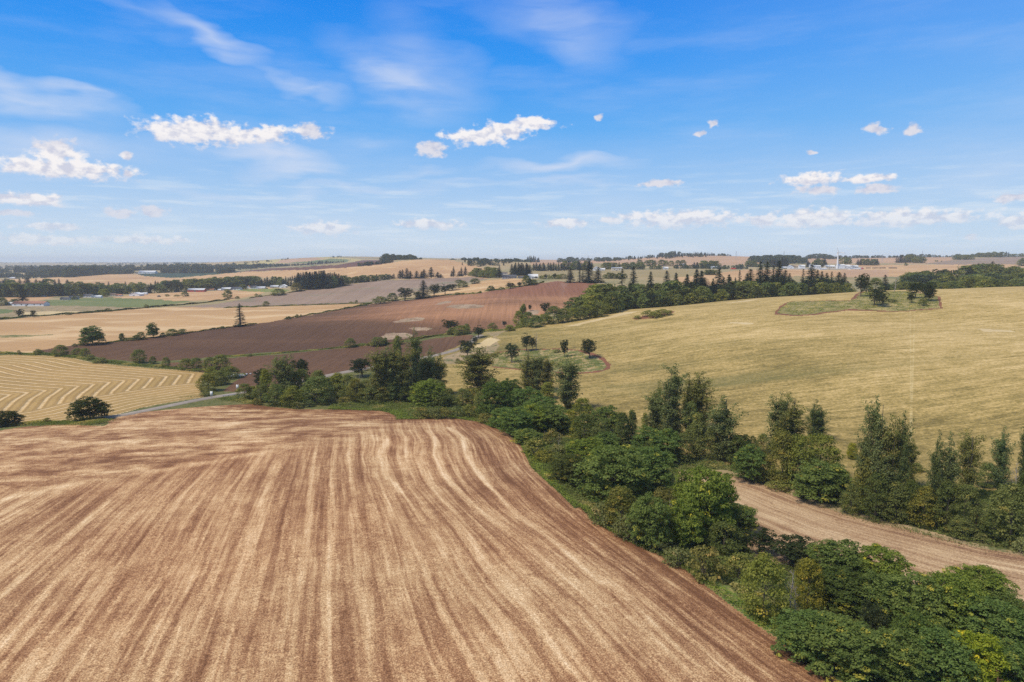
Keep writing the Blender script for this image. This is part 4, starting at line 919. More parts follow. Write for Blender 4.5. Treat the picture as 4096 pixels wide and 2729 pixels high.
put(N2, [
 ('c',440,560,228,120,OL,'cottonwood with flat top in front of the grass island, left of a trio'),
 ('c',510,560,240,120,G1,'middle cottonwood of the trio in front of the grass island'),
 ('c',600,560,265,110,(1.15,.95,.8),'brownish cottonwood at the right of the trio by the grass island'),
 ('c',770,712,272,185,G1,'tall dark cottonwood alone right of the trio below the field oak'),
 ('m',185,790,455,190,GD,'tall dark green maple at the left of the maple mass'),
 ('m',300,640,448,125,GD,'dark maple top between the tall dark maple and the cottonwood trio'),
 ('m',250,860,690,170,GB,'blue-green maple low on the field edge under the tall dark maple'),
 ('m',430,740,520,200,GB,'blue-green maple beneath the cottonwood trio'),
 ('s',605,620,478,110,GY,'bright green young tree between the trio and the lone tall cottonwood'),
 ('m',540,810,590,230,GB,'broad dark maple in the centre of the maple mass'),
 ('m',340,930,690,190,GB,'dark maple on the slope down to the field bend'),
 ('m',480,900,665,180,GY,'green maple with bright top left of the big bright maple'),
 ('m',610,890,660,250,G1,'big bright green maple in front of the lone tall cottonwood'),
 ('m',700,900,760,150,GD,'shaded maple at the right of the big bright maple'),
 ('m',430,995,868,155,GG,'small pale maple at the field edge by the bend'),
 ('h',500,1085,940,200,GY,'pale willow shrub at the field edge below the small maple'),
 ('h',645,1010,860,140,OL,'grey-green shrub with bare twigs behind the pale willow'),
 ('h',700,1085,1000,170,GG,'pale bushy willow right of the pale willow shrub'),
 ('h',570,1145,1048,190,(1.3,1.15,.6),'yellowish rounded shrub on the field edge'),
 ('m',785,1310,1080,230,(.62,.55,.62),'dark purple-brown round tree near the field edge'),
 ('m',880,1140,958,170,GY,'yellow-green small maple above the dark purple tree'),
 ('m',985,1110,940,170,GY,'light green maple top beside the yellow-green small maple'),
 ('b',795,840,705,110,(1.35,1.25,.7),'yellow-green tree right of the big bright maple'),
 ('b',835,960,800,70,(1.35,1.25,.7),'thin yellowish tree below the yellow-green tree'),
 ('b',895,860,612,135,GY,'tall light green tree with airy crown right of the maple mass'),
 ('b',915,970,740,170,GD,'dark tree below the tall light green airy tree'),
 ('m',1100,910,678,170,G1,'round green maple with pale dead twigs in its crown'),
 ('b',1050,1010,800,110,G1,'mid green tree under the round maple with dead twigs'),
 ('m',1090,1030,890,150,GB,'blue-green low maple between dark slender trees'),
 ('s',1230,1015,730,115,GD,'dark olive slender tree left of a bright slim one'),
 ('s',1310,1000,708,80,G1,'slim green tree with bare lower trunk'),
 ('s',1420,880,735,50,GY,'small bright spire left of the tall cottonwood group'),
 ('c',1528,880,480,90,OL,'narrow cottonwood left in the tallest group on the slope'),
 ('c',1640,980,338,160,G1,'tallest cottonwood of the group before the yellow field'),
 ('c',1510,930,560,150,G1,'leafy cottonwood low left in the tallest group'),
 ('c',1775,910,418,120,OL,'cottonwood right of the tallest one with bare trunk below'),
 ('c',1870,900,405,160,OL,'spreading cottonwood at the right of the tallest group'),
 ('c',1650,960,570,130,GG,'shorter cottonwood before the tallest one'),
 ('b',1790,980,640,120,(1.1,1.15,1.2),'grey-green pale tree at the centre of the tallest group'),
 ('m',1440,1060,845,170,GB,'blue-green maple at the foot of the tallest group, left'),
 ('m',1600,1140,870,190,GB,'dark maple at the foot of the tallest cottonwood'),
 ('b',1500,1120,930,120,GD,'dark bush tree between the two maples below the tallest group'),
 ('b',1740,1145,900,140,G1,'green tree under the spreading cottonwood'),
 ('s',1860,1130,735,120,GG,'pale slender leafy tree under the spreading cottonwood'),
 ('b',1970,1140,858,130,GG,'light green tree left of the lone leaning cottonwood'),
 ('c',2085,1130,598,215,G1,'lone cottonwood with drooping right side before the yellow field'),
 ('m',2215,1130,915,130,GD,'dark green maple right of the lone cottonwood'),
 ('m',1150,1460,1015,400,G1,'very large round maple in the middle of the belt'),
 ('m',1440,1370,1018,260,GB,'dark bluish maple at the right of the very large maple'),
 ('m',1075,1240,1010,180,GY,'bright maple at the back left of the very large maple')], BG)
put(N3, [
 ('b',90,710,478,120,GD,'dark rounded bush tree right of the lone leaning cottonwood'),
 ('m',190,835,550,170,GB,'blue-green maple over the strip field, left end of the right belt'),
 ('b',215,600,480,70,GD,'dark tree top behind the blue-green maple'),
 ('b',295,835,645,150,GG,'pale green rounded shrub tree at the strip field edge'),
 ('b',300,620,460,90,GG,'pale tree behind and left of the first cottonwood of the right belt'),
 ('c',395,660,143,140,G1,'first cottonwood of the right belt, slightly darker of a pair'),
 ('c',525,690,162,200,OL,'second cottonwood of the right belt, broad olive crown'),
 ('b',440,850,430,170,OL,'brown-green tree below the pair of cottonwoods'),
 ('c',690,520,198,85,GD,'dark narrow spire right of the olive cottonwood'),
 ('c',752,520,262,100,GD,'dark shorter spire beside the narrow one'),
 ('b',580,870,470,170,GY,'bright green tall tree in front of the dark spires'),
 ('b',745,810,468,220,GY,'light green wide tree under the dark spires'),
 ('m',745,975,680,270,G1,'bright green maple above the strip field edge'),
 ('m',870,940,700,150,G1,'green maple right of the bright maple above the strip'),
 ('b',640,960,800,150,G1,'green bush tree at the strip field edge left of the bright maple'),
 ('b',830,968,860,90,G1,'small round bush tree at the strip field edge'),
 ('s',1000,660,535,75,(1.6,1.45,.7),'thin yellow-green tree before the tall cottonwood cluster'),
 ('c',1180,1085,200,150,G1,'tallest cottonwood of the cluster on the right, with dead limbs'),
 ('c',1095,1060,355,105,G1,'cottonwood at the left of the dead-limbed one'),
 ('c',1290,1105,335,150,OL,'cottonwood just right of the dead-limbed one'),
 ('c',1362,1120,322,90,GD,'narrow cottonwood with blunt top right in the cluster'),
 ('c',1430,900,490,100,OL,'lower cottonwood at the right of the cluster'),
 ('b',1100,1070,600,160,OL,'olive leafy tree under the left of the cottonwood cluster'),
 ('c',1240,1115,600,150,G1,'leafy column in the shade of the cottonwood cluster'),
 ('b',990,1090,860,120,G1,'green tree at the strip edge left of the cottonwood cluster'),
 ('b',1180,1140,760,170,GD,'dark leafy tree at the strip edge under the cluster'),
 ('b',1340,1150,840,170,G1,'green tree at the strip edge right under the cluster'),
 ('b',1450,1160,820,120,GD,'dark tree between the cluster and the forked cottonwood'),
 ('c',1625,1185,455,85,GD,'left prong of the forked dark cottonwoods on the right'),
 ('c',1725,1190,485,120,G1,'right prong of the forked dark cottonwoods on the right'),
 ('b',1560,1190,878,170,(1.25,1.05,.75),'yellow-brown leafy tree below the forked cottonwoods'),
 ('b',1740,1215,830,170,GD,'dark tree under the forked cottonwoods'),
 ('b',1500,760,690,90,GG,'pale small tree behind the gap in the right belt'),
 ('c',1900,1010,455,130,OL,'cottonwood with twin tips and dead twig on top'),
 ('b',1880,1240,860,190,G1,'green tree left of the rusty dead trunk'),
 ('b',1860,1275,1120,150,G1,'low green bush tree at the strip edge left of the rusty trunk'),
 ('c',2162,900,408,115,GB,'slender grey-green cottonwood near the right frame edge'),
 ('b',2060,880,690,120,GB,'grey-green tree left of the slender grey cottonwood'),
 ('c',2345,900,395,80,GD,'dark cottonwood cut by the right frame edge'),
 ('b',2240,1310,850,240,G1,'large leafy tree near the right edge above the flowering shrub'),
 ('b',2110,1295,1090,150,GD,'dark leafy tree at the strip edge right of the rusty trunk'),
 ('b',2330,1270,760,120,GD,'dark tree at the right frame edge behind the flowering shrub'),
 ('h',2335,1405,1268,110,(1.5,1.5,1.6),'white-flowered shrub at the right frame edge by the strip'),
 ('h',2010,1310,1240,110,GG,'pale low shrub at the strip edge'),
 ('h',430,905,830,150,GY,'low bright shrub at the strip edge left')], BG)
put(N4, [
 ('m',600,735,425,190,G1,'dark maple at the field edge in front of the very large maple'),
 ('m',812,740,445,160,GY,'conical bright maple at the field edge'),
 ('b',430,640,378,150,OL,'yellowish-olive tree at the field edge left of the dark maple'),
 ('h',320,610,470,150,G1,'green shrub at the field edge left of the olive tree'),
 ('h',470,700,550,130,G1,'bluish shrub at the field edge in front of the dark maple'),
 ('b',690,600,385,150,(1.0,.85,.8),'grey twiggy tree between the dark maple and the tall bright tree'),
 ('m',945,690,258,230,GY,'tall bright green maple in front of the strip field corner'),
 ('m',1040,600,290,130,GY,'upright maple at the right of the tall bright maple'),
 ('m',840,560,262,140,GY,'upright maple at the left of the tall bright maple'),
 ('m',1150,660,480,140,G1,'green maple at the right foot of the tall bright maple'),
 ('b',1060,775,590,180,GD,'dark low tree below the tall bright maple'),
 ('o',1275,790,632,150,GD,'blackish oak against the strip field'),
 ('o',1180,790,650,130,GD,'dark oak left of the blackish oak'),
 ('o',1465,840,690,240,GD,'wide dark oak against the strip field'),
 ('h',950,945,730,230,OL,'dull green round shrub on the field edge'),
 ('h',1150,930,775,170,GY,'bright shrub with cream flowers'),
 ('b',1300,1180,790,215,(1.3,1.25,.85),'pale green ash tree left of the bleached dead tree'),
 ('b',1570,1115,820,140,(1.35,1.1,.6),'yellowing thin tree right of the bleached dead tree'),
 ('b',1560,940,820,110,OL,'olive tree behind the yellowing thin tree'),
 ('h',660,770,700,150,GG,'bramble-covered mound at the field edge'),
 ('h',780,860,740,170,G1,'low thorny mound at the field edge')], BG)
put(N5, [
 ('m',760,700,352,330,G1,'tall maple against the strip field, left of the big maple mass'),
 ('m',1120,760,410,280,GY,'maple with yellowish leaves against the strip field'),
 ('m',820,930,600,330,(.58,.6,.6),'blackish round tree amid the green maples'),
 ('m',1130,1020,630,330,G1,'big maple in the middle of the bottom right mass'),
 ('m',1420,1120,640,370,GG,'pale-leaved big maple in the bottom right mass'),
 ('m',1700,1130,640,350,GY,'big maple with a patch of yellow leaves'),
 ('m',1940,900,568,300,GY,'maple rising above the strip field near the right edge'),
 ('m',2170,1010,760,220,G1,'maple at the strip field edge close to the right frame edge'),
 ('m',2020,1240,850,360,GB,'blue-green big maple right in the bottom mass'),
 ('m',2290,1330,960,300,GB,'blue-green maple cut by the right frame edge'),
 ('m',480,1360,960,330,GB,'dark blue-green maple at the brown field edge'),
 ('m',740,1470,1010,420,G1,'large maple overhanging the brown field corner'),
 ('o',1040,1350,880,190,(.9,.9,.9),'dark narrow oak between two large maples'),
 ('m',1260,1540,1130,360,G1,'large maple at the bottom of the picture left of centre of the mass'),
 ('m',1600,1600,1120,360,GB,'blue-green maple at the bottom of the picture'),
 ('m',1930,1640,1150,320,(1.7,1.5,.6),'yellow-green maple at the bottom beside the brown dead tree'),
 ('m',2260,1650,1250,300,GB,'dark maple in the bottom right corner'),
 ('m',1400,1420,960,300,GD,'shaded maple behind the bottom maples')], BG)
# dead trees
for cv_, i, x, b_, t_, nm, lb, wf in [
    (N1,5,1608,612,318,'dead_tree','tall white standing trunk in front of the cottonwood stand',.5), (N1,5,1150,470,390,'dead_tree','short broken white trunk behind the olive tree',.8),
    (N2,0,700,1010,890,'dead_tree','bleached twiggy dead tree above the pale willows',.8), (N2,3,585,960,870,'dead_tree','small grey dead tree beside the pale willow',.8),
    (N3,5,1228,760,525,'dead_tree','bleached leaning dead trunk in the cottonwood cluster',.6), (N3,1,1262,520,350,'dead_tree','bare branching dead top among the cottonwood cluster',.7),
    (N3,4,1970,1200,938,'dead_tree','rusty brown dead trunk at the strip edge',.9), (N3,0,2290,900,650,'dead_tree','thin dead tree near the right frame edge',.6), (N3,1,1408,560,442,'dead_tree','small bare twig top right of the cluster',.5),
    (N4,0,1450,1150,840,'dead_tree','bleached dead tree with upright branches beside the pale ash',.75), (N4,2,1490,1140,930,'dead_tree','leaning bleached stem beside the upright dead tree',.5), (N4,1,720,700,430,'dead_tree','grey dead tree between the dark maple and the conical maple',.6),
    (N5,4,2100,1640,1330,'dead_tree','brown dead tree at the bottom right in front of yellow-green leaves',1.2), (N5,3,1320,1420,1190,'dead_tree','grey twigs poking out of the bottom maples',.8),
    (N2,2,510,210,60,'dead_tree','bare grey tree beside the double oak on the grass island',.7), (Z5,3,568,688,485,'dead_tree','bare brown tree on the hilltop grass island',.9), (Z3,2,440,760,695,'dead_tree','small bare tree beside the field corner oak',.8)]:
    q = place(cv_, x, b_, t_, 30)
    if q: snag(i, q[0], q[1], q[2], nm, lb, 'dead tree', None, wf)

# ---- solitary trees and shrubs of the middle distance
put(Z1, [
 ('O',750,1524,1338,190,(.36,.36,.42),'dark spreading oak beside the road on the grass verge'), ('O',55,1575,1450,150,(.36,.36,.42),'dark oak cut by the left frame edge'),
 ('h',578,1522,1485,42,G1,'tiny dark shrub left of the roadside oak'), ('h',662,1540,1485,70,GD,'small shrub at the foot of the roadside oak'), ('h',390,1550,1505,70,OL,'low shrub on the verge between the two dark oaks'),
 ('M',775,898,740,125,(.72,.78,.85),'big rounded tree on the hedge line between golden and dark fields'), ('h',700,902,850,60,G1,'shrub at the left foot of the big rounded hedge tree'), ('h',625,915,885,36,GD,'small round shrub left of the big rounded hedge tree'),
 ('b',510,992,897,95,G1,'round tree where the three fields meet'), ('h',320,980,930,66,G1,'round shrub on the hedge above the windrows'), ('h',160,982,940,32,OL,'small shrub with reddish twigs on the hedge above the windrows'),
 ('b',648,990,925,72,G1,'left of two small trees at the dark field corner'), ('b',713,1002,925,66,GG,'right of two small trees at the dark field corner'), ('h',760,1027,975,72,GG,'pale shrub below the two small trees at the dark field corner'), ('h',840,1050,1002,100,G1,'wide shrub on the hedge below the dark field'),
 ('b',1165,1050,935,92,G1,'rounded tree on the hedge below the dark field'), ('b',1280,1057,992,44,GD,'small tree right of the rounded tree on the lower hedge'), ('b',1390,1087,1000,60,G1,'conical small tree on the hedge right of the tiny one'),
 ('b',1560,1107,1010,92,G1,'small tree left of a pair beside the lower dark field'), ('b',1645,1107,1003,82,G1,'small tree right of a pair beside the lower dark field'), ('h',1470,1092,1072,30,GD,'tiny shrub between the conical tree and the pair'),
 ('s',1020,866,800,40,GD,'small upright bush left on the golden field hedge'), ('h',1075,864,835,80,G1,'low wide bush on the golden field hedge'), ('h',1140,860,812,50,GD,'dark bush at the left of a pair on the golden field hedge'), ('b',1180,856,790,58,GD,'dark bush at the right of a pair on the golden field hedge'),
 ('M',1280,840,713,64,(.6,.68,.72),'tall dark rounded tree on the golden field hedge'), ('h',1362,832,793,42,GD,'small bush right of the tall dark rounded tree'), ('b',1440,822,764,70,G1,'round bush fourth from the right on the golden field hedge'), ('h',1525,810,762,82,GD,'wide bush on the golden field hedge before the bare stretch'), ('h',1862,764,740,42,G1,'little bush just left of the lone ragged conifer'),
 ('b',1765,1125,1000,110,G1,'left tree of the thicket beside the white culvert'), ('b',1850,1125,978,120,GG,'tallest tree of the thicket beside the white culvert'), ('b',1765,1190,1080,80,GY,'yellowish tree inside the thicket left of the culvert'), ('b',1825,1235,1110,110,GG,'grey-green willow in the thicket left of the culvert'),
 ('b',1740,1285,1140,125,OL,'large olive willow at the road end of the thicket'), ('b',1937,1180,1075,110,G1,'round green tree next to the white culvert'), ('b',1885,1150,1085,70,G1,'small tree behind the round green tree by the culvert'), ('h',1740,1325,1275,110,G1,'low dark shrub at the road below the thicket'), ('h',1880,1225,1165,80,OL,'pinkish dry shrub in the thicket'), ('h',2035,1160,1130,50,GY,'bright low shrub right of the white culvert'),
 ('t',2010,746,553,74,GG,'lone ragged conifer between the golden and the dark field'),
 ('o',158,670,597,66,GD,'larger dark tree on the hedge left of the golden field'), ('o',283,668,609,40,GD,'smaller dark tree on the hedge left of the golden field'), ('h',905,620,590,46,G1,'round bush on the hedge above the golden field'), ('h',1225,592,558,40,G1,'small bush on the hedge above the golden field, further right'),
 ('h',735,632,612,60,GD,'row of small dark bushes on the hedge above the golden field'), ('h',575,648,625,44,GD,'small shrub on the upper hedge left of the row'),
 ('b',1905,512,432,60,G1,'round tree on the track above the grey-green field'), ('b',1548,494,452,50,GD,'dark round tree in the pasture below the red barn'), ('h',1398,494,474,40,GD,'dark bush in the pasture left of the round tree'),('h',1480,494,478,50,OL,'thin bushes in the pasture beside the dark round tree'),
 ('b',885,498,430,50,GY,'light green tree by the farmhouses'),('b',855,492,432,44,GY,'light green tree left of its twin by the farmhouses'),('f',190,542,400,60,GD,'large dark fir near the white-walled long shed'),('b',18,570,505,70,GD,'dark tree at the left edge by the long shed'),('b',130,550,512,40,GD,'small dark tree left of the fir by the long shed'),('b',105,550,515,36,GD,'small dark tree at the far left by the long shed'),
 ('b',625,520,490,34,GD,'small tree on the lawn right of the grey house'),('b',675,505,478,36,GD,'dark tree behind the lawn of the grey house'),('b',2033,434,392,50,G1,'round green tree beside the grey farm sheds'),('h',1985,512,490,34,GD,'small bush right of the round tree on the track')])
put(Z2, [
 ('b',447,484,428,86,G1,'dome-shaped dark green tree above the grey field'), ('b',600,452,380,74,(1,.8,.75),'dark open tree near the white sheds'), ('b',345,577,533,46,G1,'round bush in the grey-green field'), ('h',295,497,477,36,GD,'small dark bush on the track right of the round one'), ('h',262,494,468,26,OL,'tiny bush on the track'),
 ('h',1300,555,490,130,G1,'wide green bush left end of the hilltop tree row'), ('b',1400,532,463,66,GD,'dark bush beside the wide green bush'), ('o',1505,529,420,112,GD,'big dark oak in the hilltop tree row'), ('o',1605,518,452,62,GD,'small dark oak right of the big one in the tree row'),
 ('f',1660,509,358,76,GD,'conifer rising above the hilltop tree row'), ('o',1748,497,390,92,GD,'rounded oak right of the conifer'), ('o',1840,482,388,76,GD,'oak with visible trunk right in the tree row'), ('o',1905,442,390,90,GD,'far oak behind the tree row on the right'), ('b',1990,417,362,70,G1,'round tree on the slope behind the tree row'), ('b',1958,378,352,52,GD,'small dark tree farther up behind the tree row'),('b',2090,387,342,62,GD,'round dark tree near the farmhouse with the dark roof'),
 ('h',530,686,657,46,GD,'dark bush on the dark field hedge, left of a pair'), ('h',602,672,642,34,GD,'dark bush on the dark field hedge, right of a pair'), ('h',635,664,642,16,GD,'tiny dark post-like bush on the hedge'), ('h',1160,574,550,66,GD,'dark bush at the end of the golden field'), ('h',1052,552,536,26,GD,'small bush before the hilltop row'),('h',1100,542,524,24,GD,'small bush nearest the wide green bush'),
 ('b',1050,920,840,66,G1,'round tree alone on the green strip between dark fields'), ('b',1280,907,833,102,G1,'wide bush on the green strip'), ('s',1342,895,835,34,G1,'slim bush right of the wide bush on the green strip'), ('h',1195,906,884,26,G1,'tiny bush on the green strip'), ('b',1450,895,825,70,G1,'bush behind the cottonwood tips on the green strip'),
 ('o',1885,790,687,112,GD,'spreading dark oak at the end of the green strip'), ('b',1900,812,752,66,G1,'bush at the foot of the spreading oak'), ('b',1980,814,734,112,GG,'wide grey-green bush right of the spreading oak'), ('b',2022,795,720,46,GG,'pale upright bush behind the wide bush'), ('o',2120,842,733,96,GD,'dark oak beside the road bend'), ('o',2090,895,825,52,GD,'small dark oak at the road bend'), ('o',2028,1002,858,124,GD,'tall open oak below the road bend'),
 ('h',1945,1030,1010,34,GD,'tiny dark shrub in the dry grass'), ('h',1965,1050,1032,80,G1,'low wide shrub in the dry grass'), ('h',205,995,970,50,G1,'low shrub on the green strip far left'), ('h',1660,835,815,50,G1,'low bush on the green strip near the oaks')])
put(Z3, [
 ('b',355,772,713,64,G1,'rounded bush on the green strip left of the dead tree'), ('h',500,782,730,94,GY,'light green low bush near the hill crop corner'), ('o',456,746,697,34,GD,'tiny dark oak beside the small bare tree'), ('o',670,614,561,30,GD,'tiny dark oak behind the grove front'),
 ('o',515,1047,887,96,(.8,1,1),'lighter oak on the left of the grass island'), ('o',640,952,797,86,GD,'left crown of the double oak on the grass island'), ('o',692,948,828,46,GD,'right crown of the double oak on the grass island'), ('o',955,1002,854,62,GD,'small oak in the middle of the grass island'), ('o',1168,1010,843,134,GD,'wide dark oak at the right end of the grass island'),
 ('h',1570,682,650,64,GY,'leftmost bramble mound of the small patch on the hill'), ('h',1660,660,606,100,GY,'rounded bramble mound in the patch on the hill'), ('h',1780,655,597,140,GY,'largest bramble mound of the patch on the hill'), ('h',1720,672,625,110,GY,'middle bramble mound of the patch on the hill'), ('h',380,1000,970,40,GD,'small dark shrub by the dry heap of the grass island'),('h',900,962,935,60,G1,'low bush left of the small middle oak'),
 ('b',342,448,403,46,GD,'round dark bush on the crest of the dark field'), ('h',430,440,412,52,G1,'low bush on the crest right of the round dark one'), ('o',505,430,370,68,GD,'dark oak on the crest behind the dark field'), ('o',578,415,372,44,GD,'dark oak right of its neighbour on the crest'), ('b',640,405,318,60,GD,'tall dark tree on the crest by the long barn'), ('b',690,400,350,70,GD,'dark bush on the crest beside the tall tree'),
 ('h',255,460,445,20,GD,'tiny bush on the crest'),('h',108,478,460,30,G1,'small bush at the crest left'),('h',62,480,458,46,G1,'green bush at the crest far left')])
put(Z5, [
 ('o',145,742,452,160,GD,'tall dark oak at the left of the hilltop grass island'), ('o',320,852,618,185,(.9,.95,.9),'leaning oak in the hilltop grass island'), ('o',418,872,688,140,(1,1,1),'thin-crowned oak right of the leaning oak'), ('o',780,822,695,90,GD,'small dark oak left of the big oak pair'), ('o',830,765,525,160,GD,'big dark oak left of the pair on the hilltop'), ('o',955,800,555,180,GD,'big dark oak right of the pair on the hilltop'), ('o',1000,795,660,100,GD,'low branching oak at the right of the hilltop pair'), ('h',935,858,748,130,G1,'dark shrub under the hilltop oak pair'), ('h',545,815,770,90,GD,'low grey shrub beside the thin-crowned oak'),
 ('b',330,700,508,140,G1,'rounded green tree behind the hilltop oaks',590), ('f',445,672,470,100,GD,'dark conifer behind the hilltop island',640)])
# ------------------------------------------------------------------ groves, belts and far woods
RR = random.Random(77)
COUNT = {}
def kind_pick(s): return RR.choice(s)
def belt(conv, pts, tops, n, kinds, group, names, D=None, wf=(.34, .6), depth=0, low=.35, parts=False, width=None, seg=None):
    """n trees spread along a line of photo points; the tallest reach the silhouette `tops`"""
    bx = [p[0] for p in pts]; by = [p[1] for p in pts]; tx = [p[0] for p in tops]; ty = [p[1] for p in tops]
    for i in range(n):
        x = bx[0] + (bx[-1] - bx[0]) * (i + RR.random()) / n; base = np.interp(x, bx, by); top = np.interp(x, tx, ty)
        k = kind_pick(kinds); kind, nm, cat = KN[k]
        if len(names) > 2 and k not in 'ft': nm = names[2]
        ph2 = '' if not seg else ' ' + next((p for xm, p in seg if x <= xm), seg[-1][1])
        if D is None:
            q = hit(*conv(x, base + RR.uniform(-depth, depth * .4)))
            if q is None: continue
            X, Y = q; X *= 1; 
        else:
            Y = RR.uniform(*D); a, b, c = pdir(*conv(x, base)); X = a / b * Y
        g = h1(X, Y); full = ztop(conv(x, top)[1], Y, conv(x, top)[0]) - g
        h = full * (1 - low * RR.random() ** 1.4); h = max(3.5, min(h, 42 if k in 'ft' else 24))
        w = h * RR.uniform(*wf) if k in 'ft' else h * RR.uniform(.62, 1.0)
        if width: w = width * RR.uniform(.8, 1.2)
        v = RR.uniform(.75, 1.2); col = RR.choice([(v, v, v), (v * 1.1, v * 1.05, v * .85), (v * .85, v * .95, v)])
        COUNT[nm] = COUNT.get(nm, 0) + 1
        tree(kind, X, Y, h, w, nm, names[0 if k in 'ft' else 1] + ph2, cat, group, col, parts)
# grove in the hollow behind the crop hill
g = 'trees of the grove behind the crop hill'; nmz = ('dark fir of the crop hill grove', 'leafy tree of the crop hill grove', 'grove_leafy_tree')  # last name only groups the grove's leafy trees, their species is unknown
put(Z3, [('b',575,752,612,66,GY,'light green tree at the left tip of the grove',), ('s',612,740,556,56,G1,'taller slim tree at the left tip of the grove'), ('b',655,750,620,74,G1,'rounded tree at the front of the grove, third from its left tip'),
 ('b',715,752,648,96,GB,'round bushy tree at the field edge of the grove'), ('b',790,728,640,90,GY,'bright green tree at the field edge of the grove'), ('o',795,640,545,76,GD,'dark oak above the field edge trees of the grove'), ('b',870,722,572,110,G1,'leafy tree amid the left grove'), ('b',945,712,590,96,G1,'leafy tree right of its neighbour amid the left grove'),
 ('b',1020,700,590,96,GY,'light tree at the field edge further right in the grove'), ('b',1090,690,570,96,GG,'pale green tree in the grove edge'), ('b',1165,675,528,116,GY,'bright leafy tree with broad top in the grove'), ('b',1240,665,540,90,GG,'pale slim-topped tree in the grove'), ('b',1320,640,548,100,GY,'bright rounded tree at the crest edge of the grove'), ('h',500,780,728,80,GY,'bright low bushes before the grove tip')])
belt(Z3, [(1040,560),(1460,600)], [(1040,500),(1130,440),(1200,400),(1300,370),(1460,400)], 24, 'bbbof', g, nmz, (520,640), low=.5, seg=[(1330,'above the long pale cut strip'),(1560,'up to the bramble mound patch'),(1860,'right above the bramble mound patch'),(9999,'just right of the bramble mound patch')])
belt(Z3, [(1060,520),(1330,540)], [(1060,500),(1200,395),(1330,400)], 11, 'ffb', g, nmz, (600,680), low=.4, seg=[(1330,'above the long pale cut strip'),(1560,'up to the bramble mound patch'),(1860,'right above the bramble mound patch'),(9999,'just right of the bramble mound patch')])
belt(Z3, [(1420,600),(2141,560)], [(1420,440),(1600,450),(1800,440),(2000,420),(2141,400)], 36, 'bbbbo', g, nmz, (560,600), low=.35, seg=[(1330,'above the long pale cut strip'),(1560,'up to the bramble mound patch'),(1860,'right above the bramble mound patch'),(9999,'just right of the bramble mound patch')])
belt(Z3, [(1350,560),(2141,520)], [(1350,400),(1600,370),(2141,330)], 30, 'fffb', g, nmz, (605,680), low=.5, seg=[(1330,'above the long pale cut strip'),(1560,'up to the bramble mound patch'),(1860,'right above the bramble mound patch'),(9999,'just right of the bramble mound patch')])
belt(Z4, [(0,860),(2195,700)], [(0,600),(300,600),(500,590),(900,540),(1300,560),(1700,560),(2195,560)], 44, 'bbbof', g, nmz, (590,630), low=.35, seg=[(700,'midway between bramble patch and hilltop island'),(1500,'before the factory, left of the hilltop island'),(9999,'right up to the hilltop island')])
belt(Z4, [(300,800),(2195,700)], [(300,560),(600,500),(950,440),(1300,440),(1500,540),(1700,480),(1900,520),(2195,520)], 60, 'ffffb', g, nmz, (635,720), low=.5, seg=[(700,'midway between bramble patch and hilltop island'),(1500,'before the factory, left of the hilltop island'),(9999,'right up to the hilltop island')])
for cv_, x, top, w, lb in [(Z3,1160,200,80,'tallest fir standing at the top corner of the dark field'), (Z3,1085,262,40,'slim fir left of the tallest at the field top'), (Z3,1110,276,34,'thin fir between the slim one and the tallest'), (Z3,1238,248,60,'ragged fir right of the tallest one'), (Z3,1005,250,60,'brownish ragged fir at the crest of the dark field')]:
    q = place(cv_, x, 378, top, w); tree('fir' if w > 50 else 'thinfir', q[0], q[1], q[2], q[3], 'fir_tree', lb, 'fir tree', None, GD)
for cv_, x, top, w, kind in [(Z3,1440,265,70,'t'),(Z3,1535,245,90,'f'),(Z3,1680,285,70,'f'),(Z3,1815,280,80,'f'),(Z3,1890,298,60,'t'),(Z3,1985,308,70,'f'),(Z3,2065,268,80,'f'),(Z3,2110,280,60,'f'),(Z4,155,465,90,'f'),(Z4,275,405,110,'f'),(Z4,330,420,90,'f'),(Z4,480,515,80,'f'),
    (Z4,560,385,130,'f'),(Z4,680,465,110,'f'),(Z4,760,505,70,'t'),(Z4,815,412,60,'t'),(Z4,950,400,130,'f'),(Z4,1075,305,130,'f'),(Z4,1160,305,120,'f'),(Z4,1240,365,110,'t'),(Z4,1310,295,130,'f'),(Z4,1385,408,120,'f'),(Z4,1440,448,90,'f'),(Z4,1610,395,70,'t'),(Z4,1720,335,150,'f'),(Z4,1790,410,100,'f'),
    (Z4,1845,425,90,'f'),(Z4,1905,445,100,'f'),(Z4,1970,430,70,'t'),(Z4,2060,438,120,'f'),(Z4,2130,445,80,'f'),(Z4,20,448,80,'f')]:
    D = RR.uniform(610, 680); a, b, c = pdir(*cv_(x, top)); X = a / b * D; h = CAMZ + c / b * D - h1(X, D); w_ = (cv_(x + w, 0)[0] - cv_(x, 0)[0]) / F * D * 1.15
    tree(KN[kind][0], X, D, h, w_, 'fir_tree', 'tall dark fir rising above the grove ' + ('left of the long flat-roofed shed' if cv_ is Z3 and x < 1600 else 'behind the bramble mound patch' if cv_ is Z3 else 'below the white box shed' if x < 900 else 'in the tallest clump, before the factory' if x < 1500 else 'below the wind turbine'), 'fir tree', 'tall firs of the grove', (.95, 1, 1.02))
